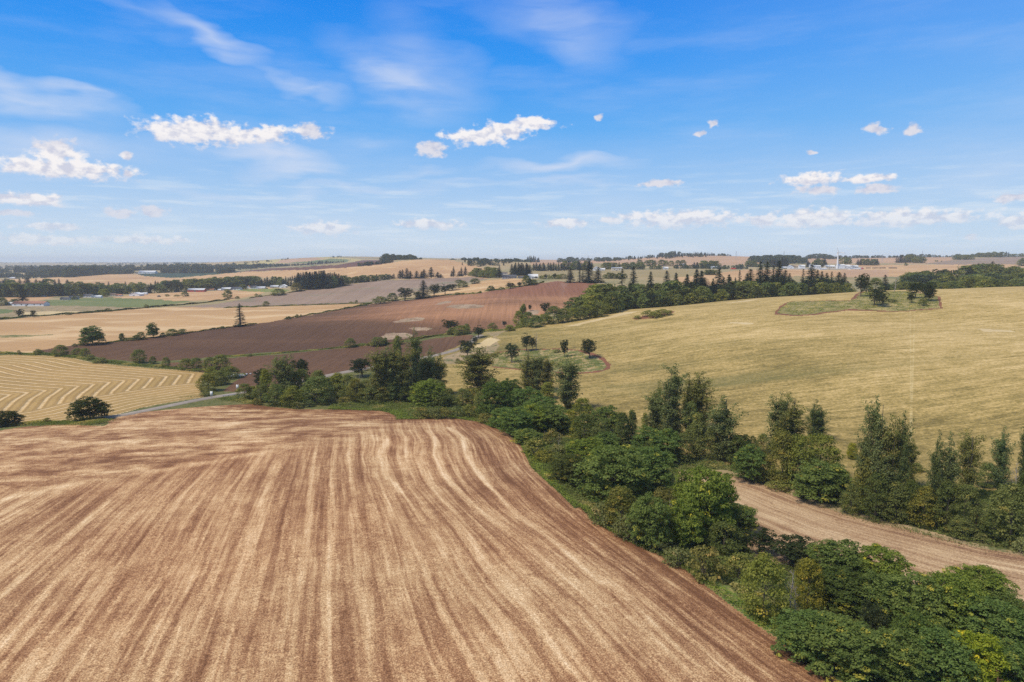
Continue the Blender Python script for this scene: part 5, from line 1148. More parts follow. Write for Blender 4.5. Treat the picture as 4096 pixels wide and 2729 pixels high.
# right-hand grove
g2 = 'trees of the grove at the right'; nm2 = ('dark fir in the right grove', 'leafy tree in the right grove', 'broadleaf_tree')
belt(Z5, [(440,680),(1000,670)], [(440,560),(1000,540)], 12, 'b', g2, nm2, (640,700), low=.4, seg=[(1000,'behind the hilltop island oaks'),(1400,'right of the hilltop island'),(1800,'below the hilltop farm'),(9999,'at the right frame edge')])
belt(Z5, [(980,660),(2195,655)], [(980,520),(1150,560),(1350,520),(1550,490),(1750,510),(2195,530)], 26, 'bbb', g2, nm2, (640,700), low=.35, seg=[(1000,'behind the hilltop island oaks'),(1400,'right of the hilltop island'),(1800,'below the hilltop farm'),(9999,'at the right frame edge')])
belt(Z5, [(1350,560),(2400,560)], [(1350,480),(1500,420),(1800,430),(2195,380),(2400,380)], 40, 'bbo', g2, nm2, (760,900), low=.45, seg=[(1000,'behind the hilltop island oaks'),(1400,'right of the hilltop island'),(1800,'below the hilltop farm'),(9999,'at the right frame edge')])
belt(Z5, [(700,560),(1300,560)], [(700,410),(800,405),(930,390),(1000,370),(1120,390),(1250,355),(1300,400)], 18, 'bo', g2, nm2, (820,930), low=.35, seg=[(1000,'behind the hilltop island oaks'),(1400,'right of the hilltop island'),(1800,'below the hilltop farm'),(9999,'at the right frame edge')])
belt(Z5, [(1420,470),(1900,470)], [(1420,315),(1560,320),(1700,300),(1740,245),(1850,250),(1900,300)], 13, 'bbf', g2, nm2, (900,1020), low=.3, seg=[(1000,'behind the hilltop island oaks'),(1400,'right of the hilltop island'),(1800,'below the hilltop farm'),(9999,'at the right frame edge')])
belt(Z5, [(1950,470),(2300,470)], [(1950,370),(2195,350),(2300,340)], 9, 'b', g2, nm2, (900,1020), low=.3, seg=[(1000,'behind the hilltop island oaks'),(1400,'right of the hilltop island'),(1800,'below the hilltop farm'),(9999,'at the right frame edge')])
# valley belt behind the farms
g3 = 'trees of the valley belt'; nm3 = ('fir in the valley tree belt', 'leafy tree in the valley tree belt', 'broadleaf_tree')
belt(Z1, [(-60,500),(250,498),(560,490),(900,480),(1060,474),(1300,466),(1560,452),(1800,440),(2141,412)], [(-60,350),(60,370),(150,345),(250,350),(370,330),(400,385),(700,375),(800,385),(1000,385),(1240,365),(1500,350),(1800,325),(2141,318)], 84, 'bbbbfo', g3, nm3, low=.35, depth=4, seg=[(380,'by the long shed with the reddish roof'),(700,'behind the grey-roofed farmhouses'),(1050,'behind the houses with light green trees'),(1350,'behind the open white barn'),(1560,'left of the red barn'),(1750,'behind the red barn'),(9999,'behind the grey farm sheds')])
belt(Z1, [(0,450),(560,440),(1000,440),(1560,425),(2141,395)], [(0,350),(370,325),(700,372),(1240,362),(1500,345),(1800,322),(2141,316)], 44, 'bbff', g3, nm3, low=.3, depth=4, seg=[(380,'by the long shed with the reddish roof'),(700,'behind the grey-roofed farmhouses'),(1050,'behind the houses with light green trees'),(1350,'behind the open white barn'),(1560,'left of the red barn'),(1750,'behind the red barn'),(9999,'behind the grey farm sheds')])
belt(Z2, [(-20,412),(250,416),(520,408),(690,436),(860,425),(1030,400)], [(-20,318),(300,322),(560,325),(640,285),(700,285),(760,280),(850,275),(1000,305),(1030,320)], 50, 'fffb', g3, nm3, low=.3, depth=5, seg=[(350,'behind the white-roofed cottages'),(560,'behind the two white sheds'),(9999,'in its tall dark right end')])
belt(Z2, [(540,360),(1020,370)], [(540,330),(630,278),(720,285),(760,275),(850,275),(960,310),(1020,320)], 22, 'fff', g3, nm3, low=.25, seg=[(9999,'in the back row of its tall right end')])
belt(Z2, [(1035,388),(1200,372),(1430,345)], [(1035,325),(1200,310),(1400,300),(1430,300)], 22, 'bbf', g3, nm3, low=.3, seg=[(9999,'thinning out left of the fir row')])
gr = 'row of firs on the slope below the tan hill'
for x, b_, t_, w in [(1465,345,273,42),(1485,345,268,34),(1522,345,256,46),(1550,346,280,44),(1603,343,278,46),(1645,343,285,40),(1665,343,267,54),(1725,340,247,46),(1780,338,288,44),(1805,338,305,34)]:
    q = place(Z2, x, b_, t_, w)
    if q: tree('fir', *q, 'fir_tree', 'fir in the row on the slope below the tan hill', 'fir tree', gr, GD, False)
for x, b_, t_, w, lb in [(1895,330,277,18,'small narrow fir left of a taller one on the slope'),(1912,330,242,26,'tall narrow fir second in the slope group'),(1958,326,283,34,'bushy low fir in the slope group'),(1977,326,249,28,'fir beside the bushy low one on the slope'),(2010,322,243,32,'rightmost slender fir of the slope group')]:
    q = place(Z2, x, b_, t_, w); tree('fir', *q, 'fir_tree', lb, 'fir tree', None, GD, False)
g4 = 'trees around the middle farmhouses'; nm4 = ('fir by the middle farmhouses', 'leafy tree by the middle farmhouses', 'broadleaf_tree')
belt(Z3, [(160,322),(270,335),(415,340)], [(160,290),(230,245),(260,270),(300,250),(340,235),(415,245)], 14, 'bbf', g4, nm4, low=.25)
belt(Z3, [(510,318),(680,318)], [(510,205),(600,210),(680,205)], 10, 'f', g4, nm4, low=.2)
belt(Z3, [(690,345),(1000,350)], [(690,330),(740,310),(860,300),(940,300),(1000,320)], 14, 'bbo', g4, nm4, low=.3)
belt(Z3, [(1280,345),(1480,345)], [(1280,295),(1370,290),(1480,300)], 8, 'b', g4, nm4, low=.3)
g5 = 'trees of the middle distance on the right'; nm5 = ('fir far off', 'leafy tree far off', 'broadleaf_tree')
for cv_, x0, x1, b_, t_, n, k, ph_ in [
    (Z3,690,960,280,205,14,'f','in the dark belt left of the white farmhouse'),(Z3,960,1200,275,195,14,'fb','just left of the white farmhouse'),(Z3,1290,1620,268,205,14,'bbf','behind the long pale shed in the middle'),(Z3,1560,1960,240,185,9,'b','in the loose row on the pale slope'),
    (Z3,2040,2141,262,205,3,'f','alone on the pale slope right of the row'),(Z3,1680,1770,268,225,4,'b','beside the small white house in the middle'),
    (Z4,262,295,392,290,2,'f','left of the white box shed'),(Z4,340,550,385,288,7,'b','behind the white box shed'),(Z4,370,520,470,400,6,'b','below the white box shed'),(Z4,905,990,370,285,4,'b','right of the red machines'),(Z4,1000,1190,375,320,6,'b','left of the dark fir clump by the factory'),
    (Z4,1190,1430,372,255,12,'f','in the dark clump left of the factory'),(Z4,1640,1700,372,290,3,'f','in front of the factory roofs'),(Z4,1740,1900,370,260,6,'fb','between the factory roofs and the turbine'),(Z4,600,650,400,358,2,'b','right of the poles by the white box shed'),(Z4,785,860,360,330,3,'b','above the red machines'),
    (Z4,2100,2195,335,252,4,'b','right of the wind turbine'),(Z5,105,365,350,262,10,'bf','in the clump right of the turbine'),(Z5,588,612,312,225,1,'t','standing apart as a thin spire'),(Z5,630,820,318,215,8,'fb','in the tall clump on the round hill'),(Z5,840,940,322,238,4,'b','in the low clump on the round hill'),
    (Z5,700,745,355,318,2,'b','below the tall clump on the round hill'),(Z5,1050,1160,305,285,3,'b','in the small scrub on the round hill'),(Z5,1300,1550,280,215,9,'b','on the brow left of the hilltop farm'),(Z5,1600,1800,250,185,7,'b','just left of the hilltop farm'),(Z5,1810,1930,250,172,5,'b','behind the hilltop farm'),
    (Z5,1945,2000,245,162,2,'f','right beside the hilltop farm'),(Z5,2010,2195,245,195,7,'b','on the skyline at the right edge'),(Z5,2150,2195,360,255,2,'b','below the skyline at the right edge'),(Z4,30,80,328,292,1,'o','alone on the pinkish slope')]:
    belt(cv_, [(x0, b_), (x1, b_)], [(x0, t_), (x1, t_)], n, k, g5, nm5, low=.25, seg=[(99999, ph_)])

# far woods and tree lines no one could count, one mesh each
LOW = {}
for k, src in (('f', PROTO['fir'][0]), ('b', PROTO['broad'][1]), ('b2', PROTO['broad'][2])):
    V_l, F_l, R_l, C_l = thin(src[0], .16 if k == 'f' else .10, 2.3 if k == 'f' else 2.9, np.random.RandomState(3)); LOW[k] = (V_l, R_l, C_l, src[2], src[3])
def wood(name, label, cat, items):
    Vs, Rs, Cs = [], [], []
    for conv, pts, tops, n, kinds, D in items:
        bx = [p[0] for p in pts]; by = [p[1] for p in pts]; tx = [p[0] for p in tops]; ty = [p[1] for p in tops]
        for i in range(n):
            x = RR.uniform(bx[0], bx[-1]); px, pb = conv(x, np.interp(x, bx, by)); pt = conv(x, np.interp(x, tx, ty))[1]
            if D is None:
                q = hit(px, pb - RR.uniform(0, 3))
                if q is None: continue
                X, Y = q
            else:
                Y = RR.uniform(*D); a, b, c = pdir(px, pb); X = a / b * Y
            z = h1(X, Y); full = min(34, max(9, ztop(pt, Y, px) - z)); h = full * RR.uniform(.38, 1.05); k = RR.choice(kinds)
            v, r, c_, ph_, pw = LOW['f' if k == 'f' else RR.choice(['b', 'b2'])]
            w = h * (.36 if k == 'f' else RR.uniform(.8, 1.2) * (4 if k == 'B' else 1)); an = RR.uniform(0, 6.28); ca, sa = math.cos(an) * w / pw, math.sin(an) * w / pw
            Vs.append(np.stack([v[:, 0] * ca - v[:, 1] * sa + X, v[:, 0] * sa + v[:, 1] * ca + Y, v[:, 2] * h / ph_ + z - .3], 1)); Rs.append(r * .8 + RR.uniform(-.2, .2)); Cs.append(c_)
    V = np.concatenate(Vs); m = len(V) // 4
    fir = all('b' not in it[4] for it in items)
    o = mesh_np(name, V, np.arange(4 * m).reshape(m, 4), L_FIR if fir else L_FARW, fattr={'rnd': np.concatenate(Rs), 'clump': np.concatenate(Cs)})
    o.color = (1, 1, 1, 1); tag(o, label, cat, None, 'stuff')
L_FARW = m_leaf('far_foliage', (.036, .056, .030), (.12, .145, .07), (.14, .15, .07), .02, .1)
wood('woods', 'hazy tree belts along the left horizon', 'woods', [
    (Z1, [(-100,262),(500,258),(1100,256),(1500,262),(2141,262)], [(-100,236),(0,232),(300,230),(600,228),(800,232),(1100,225),(1500,216),(2141,226)], 460, 'bbbf', None),
    (Z1, [(-100,300),(600,290),(1200,278),(2000,268)], [(-100,262),(250,235),(600,232),(800,225),(850,240),(1200,240),(1500,232),(2000,250)], 460, 'bbf', None),
    (Z1, [(-100,340),(400,332),(560,335),(900,308),(1000,312),(1120,302)], [(-100,300),(200,290),(380,270),(560,250),(650,230),(870,240),(1000,250),(1120,262)], 340, 'bfb', None),
    (Z1, [(1340,300),(1700,300),(1950,288)], [(1340,255),(1600,235),(1950,245)], 110, 'bf', None),
    (Z1, [(1560,255),(1900,256),(2141,258)], [(1560,225),(1900,215),(2141,232)], 60, 'bf', None),
    (Z1, [(880,236),(1040,230),(1230,230),(1500,230),(1700,225)], [(880,216),(1040,212),(1230,212),(1500,206),(1700,212)], 120, 'b', (6500, 8500)),
    (Z1, [(1700,232),(2141,230)], [(1700,210),(2141,205)], 40, 'b', (5500, 7500)),
    (Z1, [(-200,236),(2400,236)], [(-200,226),(2400,226)], 170, 'B', (8500, 12500)), (Z2, [(0,236),(600,236)], [(0,226),(600,226)], 30, 'B', (8500, 12500))])
wood('woods', 'tree belts below the far hill, left of centre', 'woods', [
    (Z2, [(0,262),(300,250),(580,240),(700,232)], [(0,225),(300,215),(580,220),(700,215)], 260, 'bf', None), (Z2, [(690,232),(1000,212)], [(690,195),(830,190),(1000,205)], 110, 'f', None),
    (Z2, [(-60,305),(80,292)], [(-60,262),(80,245)], 22, 'b', None), (Z2, [(465,192),(535,186)], [(465,176),(535,174)], 10, 'b', None), (Z2, [(880,172),(1010,168)], [(880,160),(1010,150)], 12, 'b', None), (Z2, [(0,235),(400,205)], [(0,215),(400,195)], 24, 'b', None)])
wood('woods', 'thin tree rows on the far plain at the left', 'woods', [(Z1, [(0,276),(700,270),(1300,268)], [(0,252),(700,246),(1300,250)], 150, 'bbf', None), (Z1, [(150,352),(420,340)], [(150,322),(420,300)], 26, 'bf', None), (Z1, [(-60,392),(120,372)], [(-60,340),(120,345)], 14, 'bf', None), (Z2, [(100,276),(520,240)], [(100,255),(520,222)], 60, 'b', None)])
wood('woods', 'dark wood on the brow behind the tan hill', 'woods', [
    (Z2, [(1110,245),(1300,222),(1400,212)], [(1110,218),(1200,200),(1400,195)], 46, 'b', None), (Z2, [(1310,200),(1500,200),(1640,186)], [(1310,150),(1350,136),(1440,140),(1500,134),(1560,145),(1640,170)], 90, 'b', (1950, 2500))])
wood('woods', 'dense dark wood right of the tan hill', 'woods', [
    (Z3, [(95,262),(250,280),(420,285),(520,285)], [(95,175),(230,165),(330,180),(520,178)], 150, 'bbf', (1700, 2300)), (Z3, [(430,262),(680,262)], [(430,180),(560,168),(670,190)], 90, 'bf', (1900, 2500)), (Z3, [(640,190),(750,184)], [(640,160),(680,150),(750,168)], 26, 'f', (2600, 3200)), (Z3, [(0,200),(90,200)], [(0,175),(90,182)], 16, 'b', (2500,3200))])
wood('woods', 'skyline trees in the middle above the fields', 'woods', [
    (Z3, [(900,182),(1200,188)], [(900,170),(1000,158),(1200,176)], 40, 'b', (2500, 3200)), (Z3, [(1205,188),(1450,186)], [(1205,165),(1450,165)], 60, 'b', (2450, 2800)),
    (Z3, [(1450,186),(1700,175),(2141,158)], [(1450,155),(1600,150),(1800,125),(1900,110),(1970,130),(2141,120)], 130, 'bff', (2450, 2850)), (Z4, [(0,245),(470,222)], [(0,165),(120,185),(200,185),(350,178),(470,185)], 60, 'f', (2500, 2800)),
    (Z4, [(480,222),(700,228)], [(480,200),(600,198),(700,212)], 20, 'b', (2600, 2800))])
wood('woods', 'skyline wood behind the wind turbine', 'woods', [
    (Z4, [(960,245),(1060,285),(1650,288)], [(960,225),(1100,225),(1240,215),(1650,225)], 130, 'b', (2000, 2500)), (Z4, [(1660,262),(2195,245)], [(1660,215),(1800,200),(2000,222),(2195,225)], 110, 'bf', (2500, 2900)),
    (Z5, [(0,238),(700,236),(1150,235)], [(0,215),(450,225),(640,222),(800,202),(1000,208),(1110,214),(1150,225)], 120, 'b', (2700, 3000)), (Z5, [(1150,236),(1800,220)], [(1150,225),(1450,200),(1550,205),(1800,200)], 60, 'b', (2800, 3100)), (Z4, [(1440,330),(1620,335)], [(1440,312),(1620,312)], 20, 'b', None), (Z4, [(0,395),(900,400)], [(0,360),(300,345),(900,365)], 70, 'b', None)])

# ------------------------------------------------------------------ hedges, brambles, grasses
def band_leaves(name, label, cat, segs, mat, leaf, dens, kind=None, rs=np.random.RandomState(8), col=(1, 1, 1)):
    P, C = [], []
    for conv, pts, width, hgt in segs:
        L = hits(conv, pts, 20); seg = np.r_[0, np.cumsum(np.hypot(*np.diff(L, axis=0).T))]; tot = seg[-1]; n = int(tot * width * dens)
        s = rs.uniform(0, tot, n); x, y = np.interp(s, seg, L[:, 0]), np.interp(s, seg, L[:, 1])
        hh = hgt * (.35 + .65 * np.abs(np.sin(s * .21 + 3 * np.sin(s * .05)) * np.sin(s * .083 + 1))); off = rs.normal(0, width * .3, n)
        x = x + off * .6; y = y + off; z = H(x, y) + hh * np.clip(1 - (off / width) ** 2, .1, 1) * rs.uniform(.35, 1.05, n)
        P.append(np.stack([x, y, z], 1)); C.append(np.abs(np.sin(s * .13)))
    P = np.concatenate(P); n = len(P); N = rs.normal(0, .45, (n, 3)) + (0, -.1, 1); N /= np.linalg.norm(N, axis=1, keepdims=True)
    d = np.hypot(P[:, 0], P[:, 1]); V, Fq = leafquads(P, N, np.maximum(leaf, d * .0011), rs)
    o = mesh_np(name, V, Fq, mat, fattr={'rnd': np.clip(rs.normal(.5, .25, n), 0, 1), 'clump': np.concatenate(C)}); o.color = (*col, 1); return tag(o, label, cat, None, kind)
band_leaves('hedge', 'low hedge between the golden field and the dark field', 'hedge', [(Z1, [(640,905),(720,900),(880,888),(1000,868),(1300,838),(1570,802),(1900,757),(2141,728)], 4, 1.8), (Z2, [(500,686),(870,622),(1130,574),(1225,553)], 3.5, 1.8)], L_BRAMBLE, .35, 12, col=(.8, .85, .8))
band_leaves('hedge', 'hedge along the upper edge of the golden field', 'hedge', [(Z1, [(-60,692),(0,688),(200,668),(600,643),(900,620),(1100,603),(1350,580)], 7, 2.6), (Z1, [(1350,580),(1600,560),(1780,540),(1900,524)], 6, 2.6)], L_BRAMBLE, .4, 9, col=(.7, .78, .75))
band_leaves('hedge', 'thin hedge between the golden field and the grey-green field', 'hedge', [(Z1, [(1990,582),(2141,584)], 4, 1.6), (Z2, [(0,590),(400,576),(850,562),(1225,549)], 4, 1.6)], L_BRAMBLE, .4, 9, col=(.8, .85, .8))
band_leaves('hedge', 'weedy hedge along the top of the windrow field', 'hedge', [(Z1, [(-80,968),(0,972),(280,976),(440,983),(560,996),(760,1018),(850,1040),(960,1050),(1100,1066),(1300,1082),(1500,1102),(1700,1122)], 4.5, 1.6)], L_BRAMBLE, .3, 16)
band_leaves('hedge', 'bramble strip between the two dark soil fields', 'hedge', [(Z2, [(-60,1002),(0,998),(250,985),(500,966),(800,938),(1080,912)], 3.5, .9), (Z2, [(1080,908),(1400,888),(1500,872)], 5, 1.5), (Z2, [(1560,862),(1640,850),(1760,826),(1850,812),(2030,802)], 6, 2.0), (Z3, [(230,790),(330,780),(440,778),(545,765),(620,752)], 5, 1.5)], L_BRAMBLE, .32, 14, col=(1.05, 1.05, .8))
band_leaves('hedge', 'thin hedge along the crest of the dark field', 'hedge', [(Z2, [(1240,545),(1400,528),(1700,500),(1850,485),(2141,466)], 4, 1.6), (Z3, [(300,452),(480,428),(640,405),(780,380)], 6, 2.5)], L_BRAMBLE, .4, 8, col=(.8, .85, .8))
band_leaves('hedge', 'scrub line along the farm track above the grey field', 'hedge', [(Z2, [(210,508),(350,488),(500,470),(690,440),(1000,402)], 3, 1.4)], L_BRAMBLE, .4, 7, col=(.9, .8, .7))
band_leaves('hedge', 'green bramble verge under the roadside oak', 'hedge', [(Z1, [(-60,1590),(0,1580),(200,1562),(450,1555),(700,1550),(880,1555)], 7, 1.3)], L_BRAMBLE, .28, 26, col=(1.05, 1, .85))
band_leaves('hedge', 'low bramble verge between road and brown field by the sign', 'hedge', [(Z1, [(1850,1350),(1960,1362),(2100,1375)], 5, 1.2), (N1, [(60,640),(150,655),(260,675)], 4, 1.0)], L_BRAMBLE, .28, 24)

rs = np.random.RandomState(21)
def scatter(mask_names, box, dens, hfun, mat, leaf, name, label, cat, col=(1, 1, 1), nup=1.0, edge=None, prob=None):
    x0, x1, y0, y1 = box; n = int((x1 - x0) * (y1 - y0) * dens); x = rs.uniform(x0, x1, n); y = rs.uniform(y0, y1, n)
    ok = np.isin(region_at(x, y), mask_names) & (np.abs(np.arctan2(x, y)) < .80); x, y = x[ok], y[ok]
    if prob is not None: k = rs.uniform(size=len(x)) < prob(x, y); x, y = x[k], y[k]
    m = hfun(x, y); n = len(x); z = H(x, y) + m * rs.uniform(.25, 1.0, n) ** .6
    N = rs.normal(0, .5, (n, 3)) + (0, 0, nup); N /= np.linalg.norm(N, axis=1, keepdims=True)
    V, Fq = leafquads(np.stack([x, y, z], 1), N, leaf, rs)
    c = np.clip(.5 + .3 * np.sin(x * .31 + 2 * np.sin(y * .17)) + .25 * np.sin(y * .43 + x * .2), 0, 1)
    o = mesh_np(name, V, Fq, mat, fattr={'rnd': np.clip(rs.normal(.5, .25, n), 0, 1), 'clump': c}); o.color = (*col, 1); return tag(o, label, cat, None, 'stuff')
def mound(x, y):
    v = .55 + .45 * np.sin(x * .37 + 1.7 * np.sin(y * .23)) * np.sin(y * .41 + 1.3 * np.sin(x * .19)) + .28 * np.sin(x * 1.1 + y * .6) * np.sin(y * 1.3)
    return np.clip(v, .12, 2) * 1.7
scatter([-1], (-75, 240, 62, 330), 11.0, lambda x, y: mound(x, y) * np.clip(pl_dist(edgeline, x, y) / 8.0, .22, 1), L_BRAMBLE, .42, 'undergrowth', 'bramble and fern undergrowth filling the creek belt', 'undergrowth')
isl = [i for i, nm in enumerate(RNAME) if nm == 'grass_island']
scatter(isl, (-40, 320, 300, 640), 2.0, lambda x, y: .25 + .5 * np.clip(mound(x, y) - .9, 0, 1), L_BRAMBLE, .5, 'grass', 'rough green growth on the field islands', 'grass', (1.6, 1.45, 1.0), prob=lambda x, y: .15 + .85 * (mound(x, y) > .95))
scatter([-1] + [i for i, nm in enumerate(RNAME) if nm == 'grass_verge'], (-75, 140, 62, 330), 16.0, lambda x, y: .25 + .35 * mound(x, y), L_BRAMBLE, .32, 'grass', 'bright grass and low brambles along the brown field edge', 'grass', (1.35, 1.4, .9), prob=lambda x, y: (pl_dist(edgeline, x, y) < 4.5 + 2.5 * np.sin(x * .2 + y * .13)) * .8)
# dry grass fringe where the tilled fields meet the brambles
def fringe(line, name, label, w, dens, off=0.0):
    seg = np.r_[0, np.cumsum(np.hypot(*np.diff(line, axis=0).T))]; n = int(seg[-1] * w * dens); s = rs.uniform(0, seg[-1], n); x, y = np.interp(s, seg, line[:, 0]), np.interp(s, seg, line[:, 1])
    k = rs.uniform(size=n) < np.clip(.35 + .6 * np.sin(s * .11 + 2 * np.sin(s * .03)), .05, 1); x, y, s = x[k], y[k], s[k]; n = len(x)
    x = x + rs.normal(off, w * .35, n); y = y + rs.normal(0, w * .35, n); N = rs.normal(0, .6, (n, 3)) + (0, 0, .7); N /= np.linalg.norm(N, axis=1, keepdims=True)
    V, Fq = leafquads(np.stack([x, y, H(x, y) + rs.uniform(.05, .5, n)], 1), N, .3, rs); o = mesh_np(name, V, Fq, L_DRYG, fattr={'rnd': rs.uniform(size=n), 'clump': np.abs(np.sin(s * .3))}); tag(o, label, 'grass', None, 'stuff')
fringe(edgeline, 'dry_grass', 'pale dry grass fringe along the brown foreground field', 1.6, 16, .8); fringe(lowl, 'dry_grass', 'pale dry grass fringe along the strip field', 2.4, 12)
# ------------------------------------------------------------------ buildings, poles, vehicles
def flat(name, c, rough=.6, var=.12, sc=.6):
    m, t = mat_new(name); P = t.n.new('ShaderNodeTexCoord').outputs['Object']; nz = t.noise(P, sc, 4, .6)
    k = t.mr(nz, .3, .7, 1 - var, 1 + var, False); return finish(m, t, t.mix(1, c, t.comb(k, k, k), 'MULTIPLY'), rough, None, .3)
WHITE, CREAM, REDW_, GREY, DGREY, BROWNR, GLASS, REDROOF, PALER, TANW, STEEL = (flat('white_siding', (.78, .78, .76)), flat('cream_siding', (.62, .55, .43)), flat('red_siding', (.38, .035, .035)), flat('grey_siding', (.36, .37, .38)), flat('dark_roof', (.10, .10, .11)),
    flat('brown_roof', (.17, .12, .09)), flat('window_glass', (.03, .04, .05), .15, .05), flat('rusty_roof', (.42, .20, .12)), flat('pale_roof', (.70, .71, .72)), flat('tan_siding', (.45, .33, .21)), flat('galvanised', (.42, .44, .46), .4))
def box_np(x0, x1, y0, y1, z0, z1):
    V = np.array([(x, y, z) for z in (z0, z1) for y in (y0, y1) for x in (x0, x1)], float); return V, np.array([(0, 2, 3, 1), (4, 5, 7, 6), (0, 1, 5, 4), (2, 6, 7, 3), (0, 4, 6, 2), (1, 3, 7, 5)])
def part(name, parts, mat, parent, loc=None, smooth=False):
    o = mesh_np(name, *join(parts), mat, smooth=smooth); o.parent = parent
    if loc: o.location = loc
    return o
def empty(name, x, y, z, yaw=0):
    r = bpy.data.objects.new(name, None); COL.objects.link(r); r.location = (x, y, z); r.rotation_euler = (0, 0, yaw); return r
def house(conv, x0, x1, base, top, wall, roof, name, label, ridge='x', yaw=0, depth=.6, rf=.45, win=3, door='door', hmin=3.5, D=None, chim=False, bay=False, cat='building', deep=None):
    px0, pb = conv(x0, base); px1, _ = conv(x1, base); pt = conv(x0, top)[1]
    if D is None:
        q = hit((px0 + px1) / 2, pb)
        if q is None: print('no house ground', label); return
        X, Y = q
    else: Y = D; X = pdir((px0 + px1) / 2, pb)[0] / pdir(px0, pb)[1] * Y
    g = min(h1(X + a, Y + b) for a in (-6, 0, 6) for b in (-5, 5)); w = (px1 - px0) / F * Y; Ht = max(hmin, ztop(pt, Y) - g); dp = deep or w * depth; hw = Ht * (1 - rf)
    r = empty(name, X, Y + dp / 2, g, yaw); ov = .5
    if ridge == 'x':
        W_ = [(-w/2, -dp/2, 0), (w/2, -dp/2, 0), (w/2, dp/2, 0), (-w/2, dp/2, 0), (-w/2, -dp/2, hw), (w/2, -dp/2, hw), (w/2, dp/2, hw), (-w/2, dp/2, hw), (-w/2, 0, Ht - .15), (w/2, 0, Ht - .15)]
        fw = [(0, 1, 5, 4), (2, 3, 7, 6), (1, 2, 6, 5), (3, 0, 4, 7), (5, 6, 9, 9), (7, 4, 8, 8)]
        sl = (Ht - hw) / (dp / 2); e = hw - ov * sl
        R_ = [(-w/2 - ov, -dp/2 - ov, e), (w/2 + ov, -dp/2 - ov, e), (w/2 + ov, 0, Ht), (-w/2 - ov, 0, Ht), (w/2 + ov, dp/2 + ov, e), (-w/2 - ov, dp/2 + ov, e)]
    else:
        W_ = [(-w/2, -dp/2, 0), (w/2, -dp/2, 0), (w/2, dp/2, 0), (-w/2, dp/2, 0), (-w/2, -dp/2, hw), (w/2, -dp/2, hw), (w/2, dp/2, hw), (-w/2, dp/2, hw), (0, -dp/2, Ht - .15), (0, dp/2, Ht - .15)]
        fw = [(0, 1, 5, 4), (2, 3, 7, 6), (1, 2, 6, 5), (3, 0, 4, 7), (4, 5, 8, 8), (6, 7, 9, 9)]
        sl = (Ht - hw) / (w / 2); e = hw - ov * sl
        R_ = [(-w/2 - ov, -dp/2 - ov, e), (-w/2 - ov, dp/2 + ov, e), (0, dp/2 + ov, Ht), (0, -dp/2 - ov, Ht), (w/2 + ov, dp/2 + ov, e), (w/2 + ov, -dp/2 - ov, e)]
    Rt = np.array(R_); Rb = Rt + (0, 0, .25)
    fr_ = [(0, 1, 2, 3), (3, 2, 4, 5)]; V = np.concatenate([Rt, Rb]); Fr = fr_ + [tuple(k + 6 for k in q[::-1]) for q in fr_] + [(a, b, b + 6, a + 6) for a, b in ((0, 1), (1, 2), (2, 4), (4, 5), (5, 3), (3, 0))]
    wf_ = []
    for q in fw: wf_.append(q if q[2] != q[3] else (q[0], q[1], q[2], q[0]))
    me = bpy.data.meshes.new('wall'); me.from_pydata(W_, [], [tuple(dict.fromkeys(q)) for q in fw]); me.materials.append(wall); me.update(); wo_ = bpy.data.objects.new('wall', me); COL.objects.link(wo_); wo_.parent = r
    rfo = part('roof', [(V, np.array(Fr))], roof, r)
    if chim: part('chimney', [box_np(w*.2, w*.2 + .8, -.4, .4, Ht - .6, Ht + .9)], BROWNR, rfo)
    dw = min(2.8 if bay else 1.1, w * .2); part('door' if not bay else 'barn_door', [box_np(-dw/2 - w*.05, dw/2 - w*.05, -dp/2 - .08, -dp/2 + .02, .05, min(hw*.8, 3.2 if bay else 2.1))], GREY if wall is WHITE or wall is CREAM else DGREY, r)
    for i in range(win):
        cx = -w/2 + w * (i + .5) / win
        if abs(cx + w*.05) < dw/2 + .6: cx += dw/2 + 1.0
        part('window', [box_np(cx - min(.7, w*.06), cx + min(.7, w*.06), -dp/2 - .07, -dp/2 + .02, hw*.4, hw*.72)], GLASS, r)
    tag(r, label, cat); return r
